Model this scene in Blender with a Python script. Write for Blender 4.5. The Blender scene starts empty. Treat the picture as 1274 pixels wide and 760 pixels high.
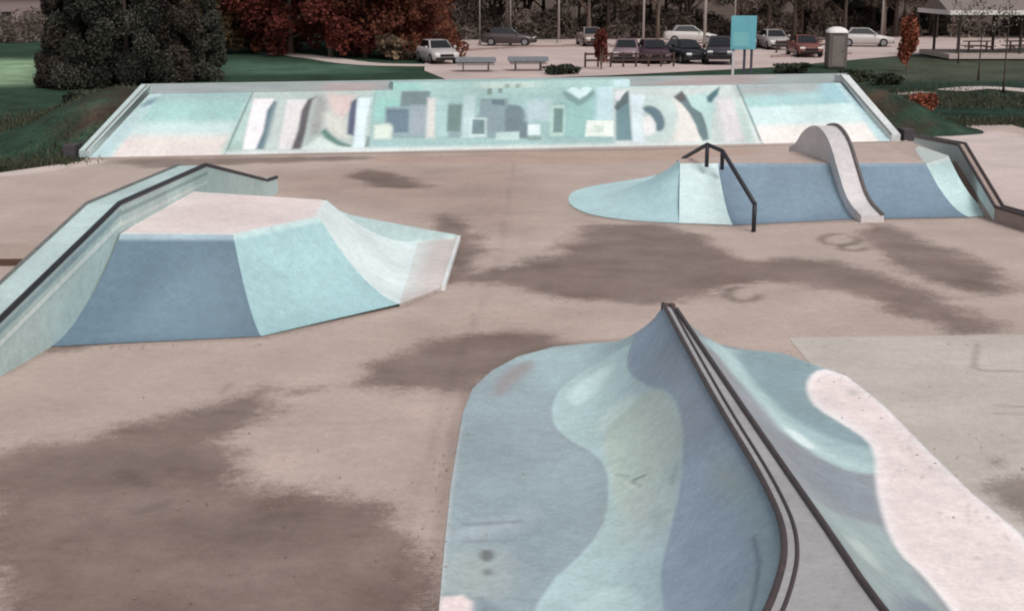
import bpy, math, random
import numpy as np
from mathutils import Vector, Matrix
random.seed(7); rng = np.random.default_rng(7)
R = math.radians
sc = bpy.context.scene
COL = sc.collection

# ------------------------------------------------------------------ camera model
PITCH = R(13.56); FOC = 1700.0; CX, CY = 637.0, 380.0; CAMH = 5.5
def ray(px, py):
    a = (px-CX)/FOC; b = (py-CY)/FOC
    return np.array([a, math.cos(PITCH)-b*math.sin(PITCH), -math.sin(PITCH)-b*math.cos(PITCH)])
def at(px, py, z=0.0):
    """point of the place at height z that stands where the photo pixel is"""
    d = ray(px, py); t = (z-CAMH)/d[2]
    return Vector((d[0]*t, d[1]*t, z))
def at_y(px, py, y):
    d = ray(px, py); t = y/d[1]
    return Vector((d[0]*t, y, CAMH+d[2]*t))

cam = bpy.data.cameras.new('camera'); co = bpy.data.objects.new('camera', cam); COL.objects.link(co)
co.location = (0, 0, CAMH); co.rotation_euler = (math.pi/2-PITCH, 0, 0)
cam.sensor_fit = 'HORIZONTAL'; cam.sensor_width = 36; cam.lens = 36*FOC/1274
cam.clip_start = 0.1; cam.clip_end = 5000
sc.camera = co

# ------------------------------------------------------------------ colours
def lin(c, k=1.0):
    r = []
    for v in c[:3]:
        v = v/255.0
        r.append(k*(v/12.92 if v <= 0.04045 else ((v+0.055)/1.055)**2.4))
    return r
def L(c, k=1.0): return np.array(lin(c, k))

# ------------------------------------------------------------------ materials
MATS = {}
def nodes(name):
    m = bpy.data.materials.new(name); m.use_nodes = True
    nt = m.node_tree; nt.nodes.clear()
    o = nt.nodes.new('ShaderNodeOutputMaterial'); b = nt.nodes.new('ShaderNodeBsdfPrincipled')
    nt.links.new(b.outputs[0], o.inputs[0])
    return m, nt, b
def noise(nt, scale, detail=4, rough=.6, vec=None, dist=0.0):
    n = nt.nodes.new('ShaderNodeTexNoise'); n.inputs['Scale'].default_value = scale
    n.inputs['Detail'].default_value = detail; n.inputs['Roughness'].default_value = rough
    n.inputs['Distortion'].default_value = dist
    if vec: nt.links.new(vec, n.inputs['Vector'])
    return n.outputs['Fac']
def mrange(nt, src, a, b, c, d, smooth=False):
    n = nt.nodes.new('ShaderNodeMapRange')
    if smooth: n.interpolation_type = 'SMOOTHSTEP'
    nt.links.new(src, n.inputs[0])
    for i, v in enumerate((a, b, c, d)): n.inputs[i+1].default_value = v
    return n.outputs[0]
def math_n(nt, op, a, b):
    n = nt.nodes.new('ShaderNodeMath'); n.operation = op
    for i, v in enumerate((a, b)):
        if isinstance(v, (int, float)): n.inputs[i].default_value = v
        else: nt.links.new(v, n.inputs[i])
    return n.outputs[0]
def mix(nt, fac, a, b, mode='MIX'):
    n = nt.nodes.new('ShaderNodeMix'); n.data_type = 'RGBA'; n.blend_type = mode
    for i, v in ((0, fac), (6, a), (7, b)):
        if isinstance(v, (int, float)): n.inputs[i].default_value = v
        elif isinstance(v, (tuple, list, np.ndarray)): n.inputs[i].default_value = (*[float(x) for x in v[:3]], 1)
        else: nt.links.new(v, n.inputs[i])
    return n.outputs[2]
def geo_pos(nt):
    return nt.nodes.new('ShaderNodeNewGeometry').outputs['Position']
def obj_pos(nt):
    return nt.nodes.new('ShaderNodeTexCoord').outputs['Object']
def bump(nt, b, h, strength=.3, dist=.02):
    n = nt.nodes.new('ShaderNodeBump'); n.inputs['Strength'].default_value = strength
    n.inputs['Distance'].default_value = dist
    nt.links.new(h, n.inputs['Height']); nt.links.new(n.outputs[0], b.inputs['Normal'])

def plain(name, col, rough=.7, var=.15, scale=6, metal=0.0, bmp=0.0, spec=.3):
    if name in MATS: return MATS[name]
    m, nt, b = nodes(name); p = obj_pos(nt)
    f = mrange(nt, noise(nt, scale, 5, .65, p), .25, .75, 1-var, 1+var)
    v = nt.nodes.new('ShaderNodeCombineColor')
    for i in range(3): nt.links.new(f, v.inputs[i])
    nt.links.new(mix(nt, 1.0, lin(col), v.outputs[0], 'MULTIPLY'), b.inputs['Base Color'])
    b.inputs['Roughness'].default_value = rough; b.inputs['Metallic'].default_value = metal
    b.inputs['Specular IOR Level'].default_value = spec
    if bmp: bump(nt, b, noise(nt, scale*4, 4, .6, p), bmp)
    MATS[name] = m; return m

def concrete_paint(name, rough=.75, wear=.13, attr='paint', wet=False):
    """painted / bare concrete: per-vertex paint colour, worn and blotched by noise; optional wet stains"""
    m, nt, b = nodes(name); p = geo_pos(nt)
    a = nt.nodes.new('ShaderNodeAttribute'); a.attribute_name = attr
    col = a.outputs['Color']
    n1 = mrange(nt, noise(nt, .55, 5, .6, p), .3, .7, 1-wear, 1+wear)
    n2 = mrange(nt, noise(nt, 6.0, 6, .7, p), .3, .7, 1-wear*.75, 1+wear*.75)
    n3 = mrange(nt, noise(nt, 70.0, 3, .6, p), .3, .7, 1-wear*.5, 1+wear*.5)
    n4 = mrange(nt, noise(nt, 19.0, 5, .75, p), .3, .7, 1-wear*.8, 1+wear*.8)
    f = math_n(nt, 'MULTIPLY', math_n(nt, 'MULTIPLY', n1, n2), math_n(nt, 'MULTIPLY', n3, n4))
    v = nt.nodes.new('ShaderNodeCombineColor')
    for i in range(3): nt.links.new(f, v.inputs[i])
    col = mix(nt, 1.0, col, v.outputs[0], 'MULTIPLY')
    # grime: sparse darker flecks
    g = mrange(nt, noise(nt, 2.3, 8, .75, p, .6), .60, .74, 0, .22, True)
    col = mix(nt, g, col, lin((118, 106, 98)))
    fl = mrange(nt, noise(nt, 5.5, 3, .9, p), .70, .76, 0, .45, True)
    col = mix(nt, fl, col, mix(nt, 1.0, col, (.55, .52, .5), 'MULTIPLY'))
    # wheel scuffs: thin pale and dark wandering lines
    for sc_, lo_, c_, am in ((.9, .497, (.72, .70, .69), .35), (1.6, .503, (1.25, 1.25, 1.24), .5)):
        sn = noise(nt, sc_, 3, .45, p, 1.6)
        d_ = math_n(nt, 'ABSOLUTE', math_n(nt, 'SUBTRACT', sn, lo_), 0.0)
        ln = mrange(nt, d_, 0, .0022, am, 0, True)
        ln = math_n(nt, 'MULTIPLY', ln, mrange(nt, noise(nt, 1.1, 2, .5, p), .5, .62, 0, 1, True))
        col = mix(nt, ln, col, mix(nt, 1.0, col, c_, 'MULTIPLY'))
    b.inputs['Roughness'].default_value = rough
    b.inputs['Specular IOR Level'].default_value = .25
    if wet:
        w = nt.nodes.new('ShaderNodeAttribute'); w.attribute_name = 'wet'
        s = math_n(nt, 'ADD', w.outputs['Fac'], mrange(nt, noise(nt, .9, 6, .62, p, .3), .2, .8, -.26, .26))
        s = math_n(nt, 'ADD', s, mrange(nt, noise(nt, 9, 4, .7, p), .2, .8, -.14, .14))
        s = math_n(nt, 'ADD', s, mrange(nt, noise(nt, 30, 4, .8, p), .25, .75, -.12, .12))
        sm = mrange(nt, s, -.17, .20, 0, 1, True)
        depth = mrange(nt, noise(nt, .6, 6, .65, p), .32, .68, .66, 1.0)
        sm = math_n(nt, 'MULTIPLY', sm, depth)
        dark = mix(nt, 1.0, col, (.37, .32, .30), 'MULTIPLY')
        col = mix(nt, sm, col, dark)
        nt.links.new(mrange(nt, sm, 0, 1, rough, .60), b.inputs['Roughness'])
    nt.links.new(col, b.inputs['Base Color'])
    bump(nt, b, noise(nt, 45, 5, .7, p), .18, .012)
    return m
M_PAINT = concrete_paint('painted_concrete')
M_FLOOR = concrete_paint('park_floor_concrete', wear=.125, wet=True)
M_STEEL = plain('dark_steel', (70, 58, 58), .5, .3, 8, .0, spec=.4)
M_STEELB = plain('black_steel', (42, 40, 46), .5, .25, 8, .0, spec=.4)

def foliage(name, c1, c2, rough=.65):
    m, nt, b = nodes(name)
    a = nt.nodes.new('ShaderNodeAttribute'); a.attribute_name = 'tint'
    nt.links.new(mix(nt, a.outputs['Fac'], lin(c1), lin(c2)), b.inputs['Base Color'])
    b.inputs['Roughness'].default_value = rough; b.inputs['Specular IOR Level'].default_value = .15
    MATS[name] = m; return m

# ------------------------------------------------------------------ mesh helpers
def tag(o, label=None, cat=None, group=None, kind=None):
    if label: o['label'] = label
    if cat: o['category'] = cat
    if group: o['group'] = group
    if kind: o['kind'] = kind
    return o
def empty(name, loc=(0, 0, 0), rz=0, **kw):
    o = bpy.data.objects.new(name, None); COL.objects.link(o)
    o.location = loc; o.rotation_euler = (0, 0, rz); o.empty_display_size = .2
    return tag(o, **kw)
def np_obj(name, V, Fc, mat, parent=None, smooth=False, colors=None, scal=None):
    """mesh object from numpy arrays (quads or tris)"""
    V = np.asarray(V, dtype=np.float32); Fc = np.asarray(Fc, dtype=np.int32)
    me = bpy.data.meshes.new(name)
    k = Fc.shape[1]
    me.vertices.add(len(V)); me.vertices.foreach_set('co', V.ravel())
    me.loops.add(Fc.size); me.loops.foreach_set('vertex_index', Fc.ravel())
    me.polygons.add(len(Fc)); me.polygons.foreach_set('loop_start', np.arange(0, Fc.size, k, dtype=np.int32))
    me.polygons.foreach_set('loop_total', np.full(len(Fc), k, dtype=np.int32))
    me.polygons.foreach_set('use_smooth', np.full(len(Fc), smooth, dtype=bool))
    me.update(calc_edges=True)
    if colors is not None:
        a = me.attributes.new('paint', 'FLOAT_COLOR', 'POINT')
        c = np.ones((len(V), 4), dtype=np.float32); c[:, :3] = colors
        a.data.foreach_set('color', c.ravel())
    for nm, arr in (scal or {}).items():
        a = me.attributes.new(nm, 'FLOAT', 'POINT')
        a.data.foreach_set('value', np.asarray(arr, dtype=np.float32).ravel())
    if mat: me.materials.append(mat)
    o = bpy.data.objects.new(name, me); COL.objects.link(o)
    if parent: o.parent = parent; o.matrix_parent_inverse = Matrix()
    return o
class MB:
    def __init__(s): s.v = []; s.f = []; s.mi = []
    def add(s, vs, fs):
        n = len(s.v); s.v += [tuple(v) for v in vs]; s.f += [tuple(i+n for i in f) for f in fs]; return s
    def box(s, c, d, rz=0, taper=1.0):
        x, y, z = c; a, b, h = d[0]/2, d[1]/2, d[2]/2; vs = []
        for k, t in ((-h, 1), (h, taper)):
            for sx, sy in ((-1, -1), (1, -1), (1, 1), (-1, 1)):
                px, py = sx*a*t, sy*b*t
                vs.append((x+px*math.cos(rz)-py*math.sin(rz), y+px*math.sin(rz)+py*math.cos(rz), z+k))
        return s.add(vs, [(3, 2, 1, 0), (4, 5, 6, 7), (0, 1, 5, 4), (1, 2, 6, 5), (2, 3, 7, 6), (3, 0, 4, 7)])
    def tube(s, pts, r, n=8, caps=True):
        pts = [Vector(p) for p in pts]; m = len(pts)
        rs = r if isinstance(r, (list, tuple)) else [r]*m
        rings = []; up = Vector((0, 0, 1))
        for i, p in enumerate(pts):
            d = (pts[min(i+1, m-1)]-pts[max(i-1, 0)]).normalized()
            ref = up if abs(d.z) < .95 else Vector((1, 0, 0))
            a = d.cross(ref).normalized(); b = a.cross(d)
            rings.append([p+rs[i]*(math.cos(2*math.pi*k/n)*a+math.sin(2*math.pi*k/n)*b) for k in range(n)])
        vs = [q for rg in rings for q in rg]; fs = []
        for i in range(m-1):
            for k in range(n):
                fs.append((i*n+k, i*n+(k+1) % n, (i+1)*n+(k+1) % n, (i+1)*n+k))
        if caps: fs += [tuple(range(n-1, -1, -1)), tuple((m-1)*n+k for k in range(n))]
        return s.add(vs, fs)
    def prism(s, poly, axis_vec):
        """extrude a planar polygon (3-D points) along axis_vec"""
        n = len(poly); a = Vector(axis_vec); P = [Vector(p) for p in poly]
        vs = P+[p+a for p in P]
        fs = [tuple(range(n-1, -1, -1)), tuple(range(n, 2*n))]+[(i, (i+1) % n, n+(i+1) % n, n+i) for i in range(n)]
        return s.add(vs, fs)
    def disc(s, c, r, axis, n=16):
        c = Vector(c); ax = Vector(axis).normalized(); ref = Vector((0, 0, 1)) if abs(ax.z) < .9 else Vector((1, 0, 0))
        a = ax.cross(ref).normalized(); b = ax.cross(a)
        return s.add([c+r*(math.cos(2*math.pi*k/n)*a+math.sin(2*math.pi*k/n)*b) for k in range(n)], [tuple(range(n))])
    def build(s, name, mat, parent=None, smooth=False, bevel=0, paint=None):
        me = bpy.data.meshes.new(name); me.from_pydata(s.v, [], s.f); me.validate()
        import bmesh
        bm = bmesh.new(); bm.from_mesh(me)
        bmesh.ops.recalc_face_normals(bm, faces=bm.faces[:])
        if bevel: bmesh.ops.bevel(bm, geom=bm.edges[:], offset=bevel, segments=2, affect='EDGES', clamp_overlap=True, profile=.5)
        bm.to_mesh(me); bm.free()
        for p in me.polygons: p.use_smooth = smooth
        if paint is not None:
            a = me.attributes.new('paint', 'FLOAT_COLOR', 'POINT')
            for d in a.data: d.color = (*lin(paint), 1)
        me.materials.append(mat)
        o = bpy.data.objects.new(name, me); COL.objects.link(o)
        if parent: o.parent = parent; o.matrix_parent_inverse = Matrix()
        return o
def copy_tree(o, parent=None):
    c = o.copy(); COL.objects.link(c); c.parent = parent
    for ch in [x for x in CHILD.get(o.name, [])]: copy_tree(ch, c)
    return c
CHILD = {}
def index_children(root):
    for o in list(bpy.data.objects):
        if o.parent: CHILD.setdefault(o.parent.name, [])
    def rec(r):
        CHILD[r.name] = [o for o in bpy.data.objects if o.parent == r]
        for c in CHILD[r.name]: rec(c)
    rec(root)

# ------------------------------------------------------------------ painting: signed distance to polygons
def sdist(X, Y, poly):
    """>0 inside, metres"""
    P = np.asarray(poly, float); n = len(P)
    d = np.full(X.shape, 1e9); ins = np.zeros(X.shape, bool)
    for i in range(n):
        x0, y0 = P[i]; x1, y1 = P[(i+1) % n]
        ex, ey = x1-x0, y1-y0; l2 = ex*ex+ey*ey+1e-12
        t = np.clip(((X-x0)*ex+(Y-y0)*ey)/l2, 0, 1)
        d = np.minimum(d, np.hypot(X-x0-t*ex, Y-y0-t*ey))
        c = ((y0 > Y) != (y1 > Y))
        with np.errstate(divide='ignore', invalid='ignore'):
            xi = x0+(Y-y0)*ex/(ey if abs(ey) > 1e-12 else 1e-12)
        ins ^= c & (X < xi)
    return np.where(ins, d, -d)
def smooth_poly(P, it=2):
    """Chaikin corner cutting"""
    P = [tuple(p) for p in P]
    for _ in range(it):
        Q = []
        for i in range(len(P)):
            a, b = P[i], P[(i+1) % len(P)]
            Q += [(a[0]*.75+b[0]*.25, a[1]*.75+b[1]*.25), (a[0]*.25+b[0]*.75, a[1]*.25+b[1]*.75)]
        P = Q
    return P
def sstep(x): x = np.clip(x, 0, 1); return x*x*(3-2*x)
def lay(C, X, Y, poly, col, soft=.04, alpha=1.0):
    a = alpha*sstep(sdist(X, Y, poly)/soft*.5+.5)
    C[:] = C*(1-a[:, None])+L(col)[None, :]*a[:, None]
def line_poly(pts, w):
    """thin ribbon polygon round a polyline"""
    P = [np.array(p, float) for p in pts]; l = []; r = []
    for i, p in enumerate(P):
        d = P[min(i+1, len(P)-1)]-P[max(i-1, 0)]; d /= (np.linalg.norm(d)+1e-9); nn = np.array([-d[1], d[0]])
        ww = w*(1 if 0 < i < len(P)-1 else .6)
        l.append(p+nn*ww/2); r.append(p-nn*ww/2)
    return l+r[::-1]
def grid_faces(nu, nv):
    i, j = np.meshgrid(np.arange(nu-1), np.arange(nv-1), indexing='ij'); a = (i*nv+j).ravel()
    return np.stack([a, a+nv, a+nv+1, a+1], 1)
def resample(pts, step):
    P = [np.array(p, float) for p in pts]; out = []
    for a, b in zip(P[:-1], P[1:]):
        n = max(1, int(round(np.linalg.norm(b-a)/step)))
        for k in range(n): out.append(a+(b-a)*k/n)
    out.append(P[-1]); return np.array(out)
def curve_pts(pts, it=2):
    P = [np.array(p, float) for p in pts]
    for _ in range(it):
        Q = [P[0]]
        for a, b in zip(P[:-1], P[1:]): Q += [a*.75+b*.25, a*.25+b*.75]
        Q.append(P[-1]); P = Q
    return P

# ==================================================================== GROUND
CONC = (187, 168, 158); SLAB = (196, 186, 178)
# park floor
xs = np.arange(-19, 19.01, .11); ys = np.arange(7, 52.01, .11)
ca, cb = at(100, 201), at(0, 215)
ymax = np.where(xs < ca.x, ca.y+(xs-ca.x)*(cb.y-ca.y)/(cb.x-ca.x), 52)
ymax = np.clip(ymax, 30, 52)
X = np.repeat(xs, len(ys)); Y = (7+(ymax[:, None]-7)*np.linspace(0, 1, len(ys))[None, :]).ravel()
def g(poly, sm=2): return [tuple(at(*p)[:2]) for p in (smooth_poly(poly, sm) if sm else poly)]
stain = [
    [(-30, 575), (60, 548), (180, 526), (255, 507), (330, 480), (345, 505), (275, 545), (290, 592), (345, 605), (420, 622), (500, 650), (540, 692), (560, 800), (-30, 800)],
    [(440, 476), (460, 458), (500, 438), (560, 424), (620, 412), (690, 416), (705, 430), (640, 455), (585, 482), (520, 484), (460, 482)],
    [(300, 498), (380, 478), (450, 464), (455, 476), (390, 492), (320, 508)],
    [(560, 348), (640, 330), (700, 316), (720, 290), (745, 276), (860, 286), (900, 310), (930, 328), (1000, 318), (1090, 340), (1160, 368), (1260, 412), (1180, 414), (1120, 386), (1050, 362), (980, 348), (930, 346), (870, 370), (780, 378), (700, 372), (640, 354)],
    [(1060, 272), (1120, 278), (1180, 300), (1274, 330), (1290, 372), (1200, 372), (1130, 352), (1075, 330), (1040, 295)],
    [(1215, 600), (1290, 590), (1290, 650), (1240, 630)],
    [(410, 212), (470, 206), (540, 222), (560, 236), (490, 240), (430, 232)],
    [(120, 197), (330, 195), (460, 192), (480, 200), (300, 205), (200, 212), (130, 206)],
    [(540, 260), (570, 275), (600, 300), (590, 340), (548, 357), (553, 330)],
    [(60, 440), (90, 424), (130, 424), (100, 432)],  # spot at the pyramid foot: stain that also paints in contact darkening
]
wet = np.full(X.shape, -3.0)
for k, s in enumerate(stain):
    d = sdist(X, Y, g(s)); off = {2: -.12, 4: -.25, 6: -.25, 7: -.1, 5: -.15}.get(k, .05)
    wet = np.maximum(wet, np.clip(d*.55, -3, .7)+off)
Cf = np.tile(L(CONC), (len(X), 1))
lay(Cf, X, Y, g([(-20, 210), (100, 199), (140, 201), (60, 214), (-20, 222)]), (214, 198, 190), .3, .8)
lay(Cf, X, Y, g([(500, 500), (560, 470), (560, 620), (480, 610), (330, 585), (300, 560)]), (190, 170, 160), .8, .6)
lay(Cf, X, Y, g([(1140, 172), (1300, 158), (1300, 262), (1240, 258), (1195, 182)]), (208, 190, 184), .3, .9)
lay(Cf, X, Y, g([(430, 420), (600, 380), (760, 385), (700, 415), (500, 440)]), (186, 164, 153), .8, .5)
lay(Cf, X, Y, g([(240, 220), (620, 200), (700, 225), (640, 300), (560, 270)]), (168, 145, 134), 1.2, .7)
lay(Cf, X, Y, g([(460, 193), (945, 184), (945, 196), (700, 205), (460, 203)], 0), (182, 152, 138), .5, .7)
# old tyre scribbles on the concrete
for cx, cy, rx, ry in ((1045, 298, 24, 7), (925, 366, 20, 9), (1062, 308, 16, 4)):
    ring = [(cx+rx*math.cos(t*.55), cy+ry*math.sin(t*.55)) for t in range(10)]
    lay(Cf, X, Y, [tuple(q) for q in line_poly([tuple(at(*p)[:2]) for p in ring], .16)], (105, 88, 78), .12, .75)
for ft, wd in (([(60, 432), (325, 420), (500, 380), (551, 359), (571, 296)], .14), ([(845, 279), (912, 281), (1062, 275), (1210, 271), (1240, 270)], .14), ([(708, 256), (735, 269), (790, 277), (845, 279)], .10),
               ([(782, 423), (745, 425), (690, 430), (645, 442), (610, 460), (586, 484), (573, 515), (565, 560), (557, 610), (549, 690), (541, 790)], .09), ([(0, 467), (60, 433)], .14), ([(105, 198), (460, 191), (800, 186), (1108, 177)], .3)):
    lay(Cf, X, Y, [tuple(q) for q in line_poly([tuple(at(*p)[:2]) for p in ft], wd)], (108, 92, 84), .16, .6)  # contact darkening along the ramp feet, painted in as grime lines
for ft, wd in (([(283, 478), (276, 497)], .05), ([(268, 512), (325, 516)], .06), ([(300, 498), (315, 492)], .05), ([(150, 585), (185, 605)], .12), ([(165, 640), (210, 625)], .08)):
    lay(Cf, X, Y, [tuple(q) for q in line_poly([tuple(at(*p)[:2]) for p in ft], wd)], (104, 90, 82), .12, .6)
for ft in ([(-40, 300), (700, 262), (1300, 236)], [(640, 200), (620, 330), (560, 470), (470, 800)], [(-40, 545), (560, 520)]):
    lay(Cf, X, Y, [tuple(q) for q in line_poly([tuple(at(*p)[:2]) for p in ft], .05)], (120, 104, 96), .1, .28)
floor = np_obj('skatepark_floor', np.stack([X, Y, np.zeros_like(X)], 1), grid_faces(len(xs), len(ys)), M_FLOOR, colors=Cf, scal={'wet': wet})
floor['kind'] = 'structure'
# pale concrete pad on the right
pad_poly = [(971, 432), (983, 420.5), (1120, 416.5), (1320, 414), (1420, 700), (1250, 790), (1040, 520)]
P = g(pad_poly, 0)
xs2 = np.arange(3.4, 12, .06); ys2 = np.arange(8, 21.5, .06)
X2, Y2 = [a.ravel() for a in np.meshgrid(xs2, ys2, indexing='ij')]
def quad_grid(c00, c10, c11, c01, nu, nv):
    u, v = np.meshgrid(np.linspace(0, 1, nu), np.linspace(0, 1, nv), indexing='ij'); u = u.ravel()[:, None]; v = v.ravel()[:, None]
    c00, c10, c11, c01 = [np.array(c, float) for c in (c00, c10, c11, c01)]
    return c00*(1-u)*(1-v)+c10*u*(1-v)+c11*u*v+c01*(1-u)*v
a0 = at(981, 420.5); a1 = at(1340, 414)
V = quad_grid((a0.x, a0.y, .005), (a1.x+3, a1.y+.1, .005), (13, 8.5, .005), (4.55, 8.5, .005), 120, 180)
wet2 = np.full(len(V), -3.0)
for s in ([(1215, 597), (1300, 585), (1300, 660), (1240, 632)], [(1228, 572), (1250, 568), (1255, 582), (1235, 584)]):
    wet2 = np.maximum(wet2, np.clip(sdist(V[:, 0], V[:, 1], g(s))*.9, -3, .6))
Cp = np.tile(L(SLAB), (len(V), 1))
for pts, w in (([(1216, 428), (1211, 458), (1222, 461), (1290, 463)], .05), ([(1240, 505), (1290, 507)], .04), ([(1235, 515), (1290, 516)], .03)):
    lay(Cp, V[:, 0], V[:, 1], [tuple(q) for q in line_poly([tuple(at(*p)[:2]) for p in pts], w)], (120, 105, 98), .06, .8)
pad = np_obj('concrete_pavement', V, grid_faces(120, 180), M_FLOOR, colors=Cp, scal={'wet': wet2}); pad['kind'] = 'structure'

# ==================================================================== MURAL BANK
HB = 1.8
BL, BR = at(112, 196), at(1108, 175.5)
TL, TR = at(186, 117, HB), at(1046, 103.5, HB)
bank = empty('skate_bank', (0, 0, 0), label='long concrete bank painted with INDY letters and a skyline mural', cat='skate ramp')
nu, nv = 900, 130
Vb = quad_grid(BL, BR, TR, TL, nu, nv)
# concave toe-free plane; pixel of a place on the bank -> (u,v) metres on its face
UW = (BR-BL).length; VW = ((TL-BL).length+(TR-BR).length)/2
uu, vv = np.meshgrid(np.linspace(0, 1, nu), np.linspace(0, 1, nv), indexing='ij'); uu = uu.ravel(); vv = vv.ravel()
ppx = []
def on_bank(px, py):
    """solve bilinear patch for the point seen at a photo pixel, as (u*UW, v*VW)"""
    u = v = .5; d = ray(px, py); o = np.array([0, 0, CAMH])
    c = [np.array(q, float) for q in (BL, BR, TR, TL)]
    e1 = np.cross(d, [0, 0, 1.0]); e2 = np.cross(d, e1)
    for _ in range(12):
        p = c[0]*(1-u)*(1-v)+c[1]*u*(1-v)+c[2]*u*v+c[3]*(1-u)*v-o
        pu = (c[1]-c[0])*(1-v)+(c[2]-c[3])*v; pv = (c[3]-c[0])*(1-u)+(c[2]-c[1])*u
        A = np.array([[e1@pu, e1@pv], [e2@pu, e2@pv]]); b = np.array([e1@p, e2@p])
        s = np.linalg.solve(A, -b); u += s[0]; v += s[1]
    return (u*UW, v*VW)
XB, YB = uu*UW, vv*VW
Cb = np.tile(L((176, 205, 203)), (len(XB), 1))
def faded(c, k=1.0, d=.12):
    g_ = .3*c[0]+.5*c[1]+.2*c[2]; return tuple(k*(v*(1-d)+g_*d) for v in c)
def B(poly, col, soft=.06, a=1.0, sm=0):
    col = faded(col)
    lay(Cb, XB, YB, [on_bank(*p) for p in (smooth_poly(poly, sm) if sm else poly)], col, soft, a)
# left wing bands
B([(100, 200), (300, 200), (315, 160), (140, 163)], (226, 216, 211), .2)
B([(130, 170), (296, 168), (306, 149), (150, 150)], (196, 220, 218), .3)
B([(140, 152), (304, 150), (325, 122), (160, 124)], (160, 203, 199), .3)
B([(160, 128), (318, 128), (330, 100), (160, 100)], (156, 188, 188), .3)
B([(95, 200), (135, 200), (205, 112), (165, 112)], (186, 212, 214), .12)
for k in range(16):
    t = k/16; x = 112+t*70; y = 196-t*80
    B([(x+6, y), (x+22, y-5), (x+24, y-7), (x+8, y-2.5)], (160, 190, 196), .05, .6)
B([(176, 131), (184, 125), (195, 122), (192, 128), (180, 133)], (90, 122, 140), .15, .8)
# IN panel
B([(276, 200), (314, 112), (470, 112), (459, 200)], (180, 195, 191), .05)
B([(278, 188), (305, 130), (312, 124), (316, 130), (300, 180)], (178, 208, 203), .2)
B([(280, 192), (283, 178), (310, 178), (305, 192)], (160, 190, 180), .3, .7)
B([(316, 123), (341, 123), (336, 136), (322, 186), (302, 186)], (236, 232, 236))
B([(341, 126), (345, 128), (343, 142), (335, 170), (329, 186), (318, 186), (328, 163), (332, 138)], (96, 122, 134), .08)
B([(344, 132), (360, 128), (350, 185), (330, 186)], (190, 203, 200), .2)
B([(358, 124), (384, 124), (378, 137), (366, 186), (346, 186)], (222, 219, 219))
B([(395, 120), (389, 125), (385, 140), (380, 165), (374, 186), (362, 187), (371, 162), (375, 138), (383, 124)], (100, 95, 100), .08)
B([(394, 118), (404, 121), (408, 135), (404, 150), (398, 165), (386, 170), (388, 140)], (160, 162, 160), .2)
B([(406, 116), (443, 119), (437, 136), (425, 150), (412, 140)], (208, 188, 184), .2)
B([(404, 140), (430, 150), (434, 172), (418, 172), (404, 160)], (205, 205, 198), .2)
B([(399, 164), (405, 160), (414, 169), (425, 177), (437, 181), (434, 185), (420, 182), (406, 174)], (98, 136, 128), .08)
B([(398, 170), (420, 182), (440, 185), (440, 190), (385, 190), (374, 186)], (216, 230, 224), .1)
B([(437, 127), (446, 121), (443, 150), (440, 169), (432, 167), (434, 142)], (90, 95, 120), .08)
B([(445, 122), (462, 122), (456, 150), (453, 186), (439, 186), (442, 165)], (212, 230, 236), .08)
B([(454, 183), (457, 170), (461, 170), (460, 184)], (125, 145, 140), .06)
# skyline panel
B([(459, 186), (470, 90), (765, 90), (772, 182)], (156, 190, 188), .06)
B([(464, 150), (470, 100), (505, 104), (498, 140), (480, 150)], (150, 203, 194), .3)
B([(470, 104), (760, 92), (760, 112), (470, 122)], (168, 200, 196), .3, .7)
B([(478, 172), (479, 133), (498, 133), (499, 114), (536, 114), (534, 172)], (140, 166, 171), .06)
B([(554, 172), (556, 129), (577, 129), (577, 144), (596, 144), (598, 123), (632, 123), (634, 130), (646, 131), (657, 140), (657, 172)], (136, 162, 166), .06)
B([(684, 172), (686, 129), (704, 127), (722, 130), (746, 118), (745, 172)], (142, 182, 181), .06)
B([(498, 132), (501, 114), (534, 114), (533, 134)], (118, 138, 142), .08)
B([(509, 168), (511, 131), (531, 131), (529, 168)], (152, 165, 174), .12)
B([(481, 136), (509, 136), (508, 165), (490, 165), (489, 157), (481, 152)], (106, 127, 142), .06)
B([(465, 173), (466, 156), (484, 154), (488, 158), (487, 173)], (212, 224, 212), .1)
B([(530, 172), (532, 122), (543, 122), (541, 172)], (210, 210, 205), .1)
B([(543, 170), (544, 124), (558, 124), (557, 170)], (168, 200, 200), .1)
B([(556, 163), (558, 131), (575, 131), (573, 164)], (108, 134, 131), .08)
B([(574, 172), (577, 120), (592, 116), (590, 172)], (182, 207, 208), .1)
B([(596, 166), (598, 124), (631, 124), (630, 166)], (136, 157, 163), .08)
B([(584, 171), (585, 147), (605, 147), (605, 171)], (196, 216, 216), .08)
B([(587, 167), (588, 149), (603, 149), (603, 167)], (112, 137, 141), .05)
B([(606, 118), (607, 106), (612, 106), (612, 118)], (125, 145, 138), .06)
B([(620, 116), (620, 105), (625, 105), (625, 116)], (125, 145, 138), .06)
B([(612, 130), (612, 124), (628, 124), (628, 132)], (105, 125, 135), .06)
B([(629, 172), (628, 138), (632, 131), (645, 132), (653, 138), (656, 150), (656, 172)], (112, 131, 139), .08)
B([(616, 175), (618, 165), (646, 164), (646, 174)], (186, 212, 208), .06)
B([(657, 168), (657, 155), (672, 155), (672, 168)], (218, 234, 236), .06)
B([(656, 175), (656, 170), (672, 170), (674, 174)], (135, 160, 152), .06)
B([(655, 150), (655, 126), (684, 124), (684, 150)], (180, 202, 208), .2)
B([(684, 170), (686, 131), (703, 131), (702, 170)], (180, 208, 200), .08)
B([(688, 165), (689, 135), (701, 135), (700, 165)], (110, 140, 138), .06)
B([(705, 170), (707, 126), (744, 122), (740, 170)], (150, 194, 190), .15)
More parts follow.
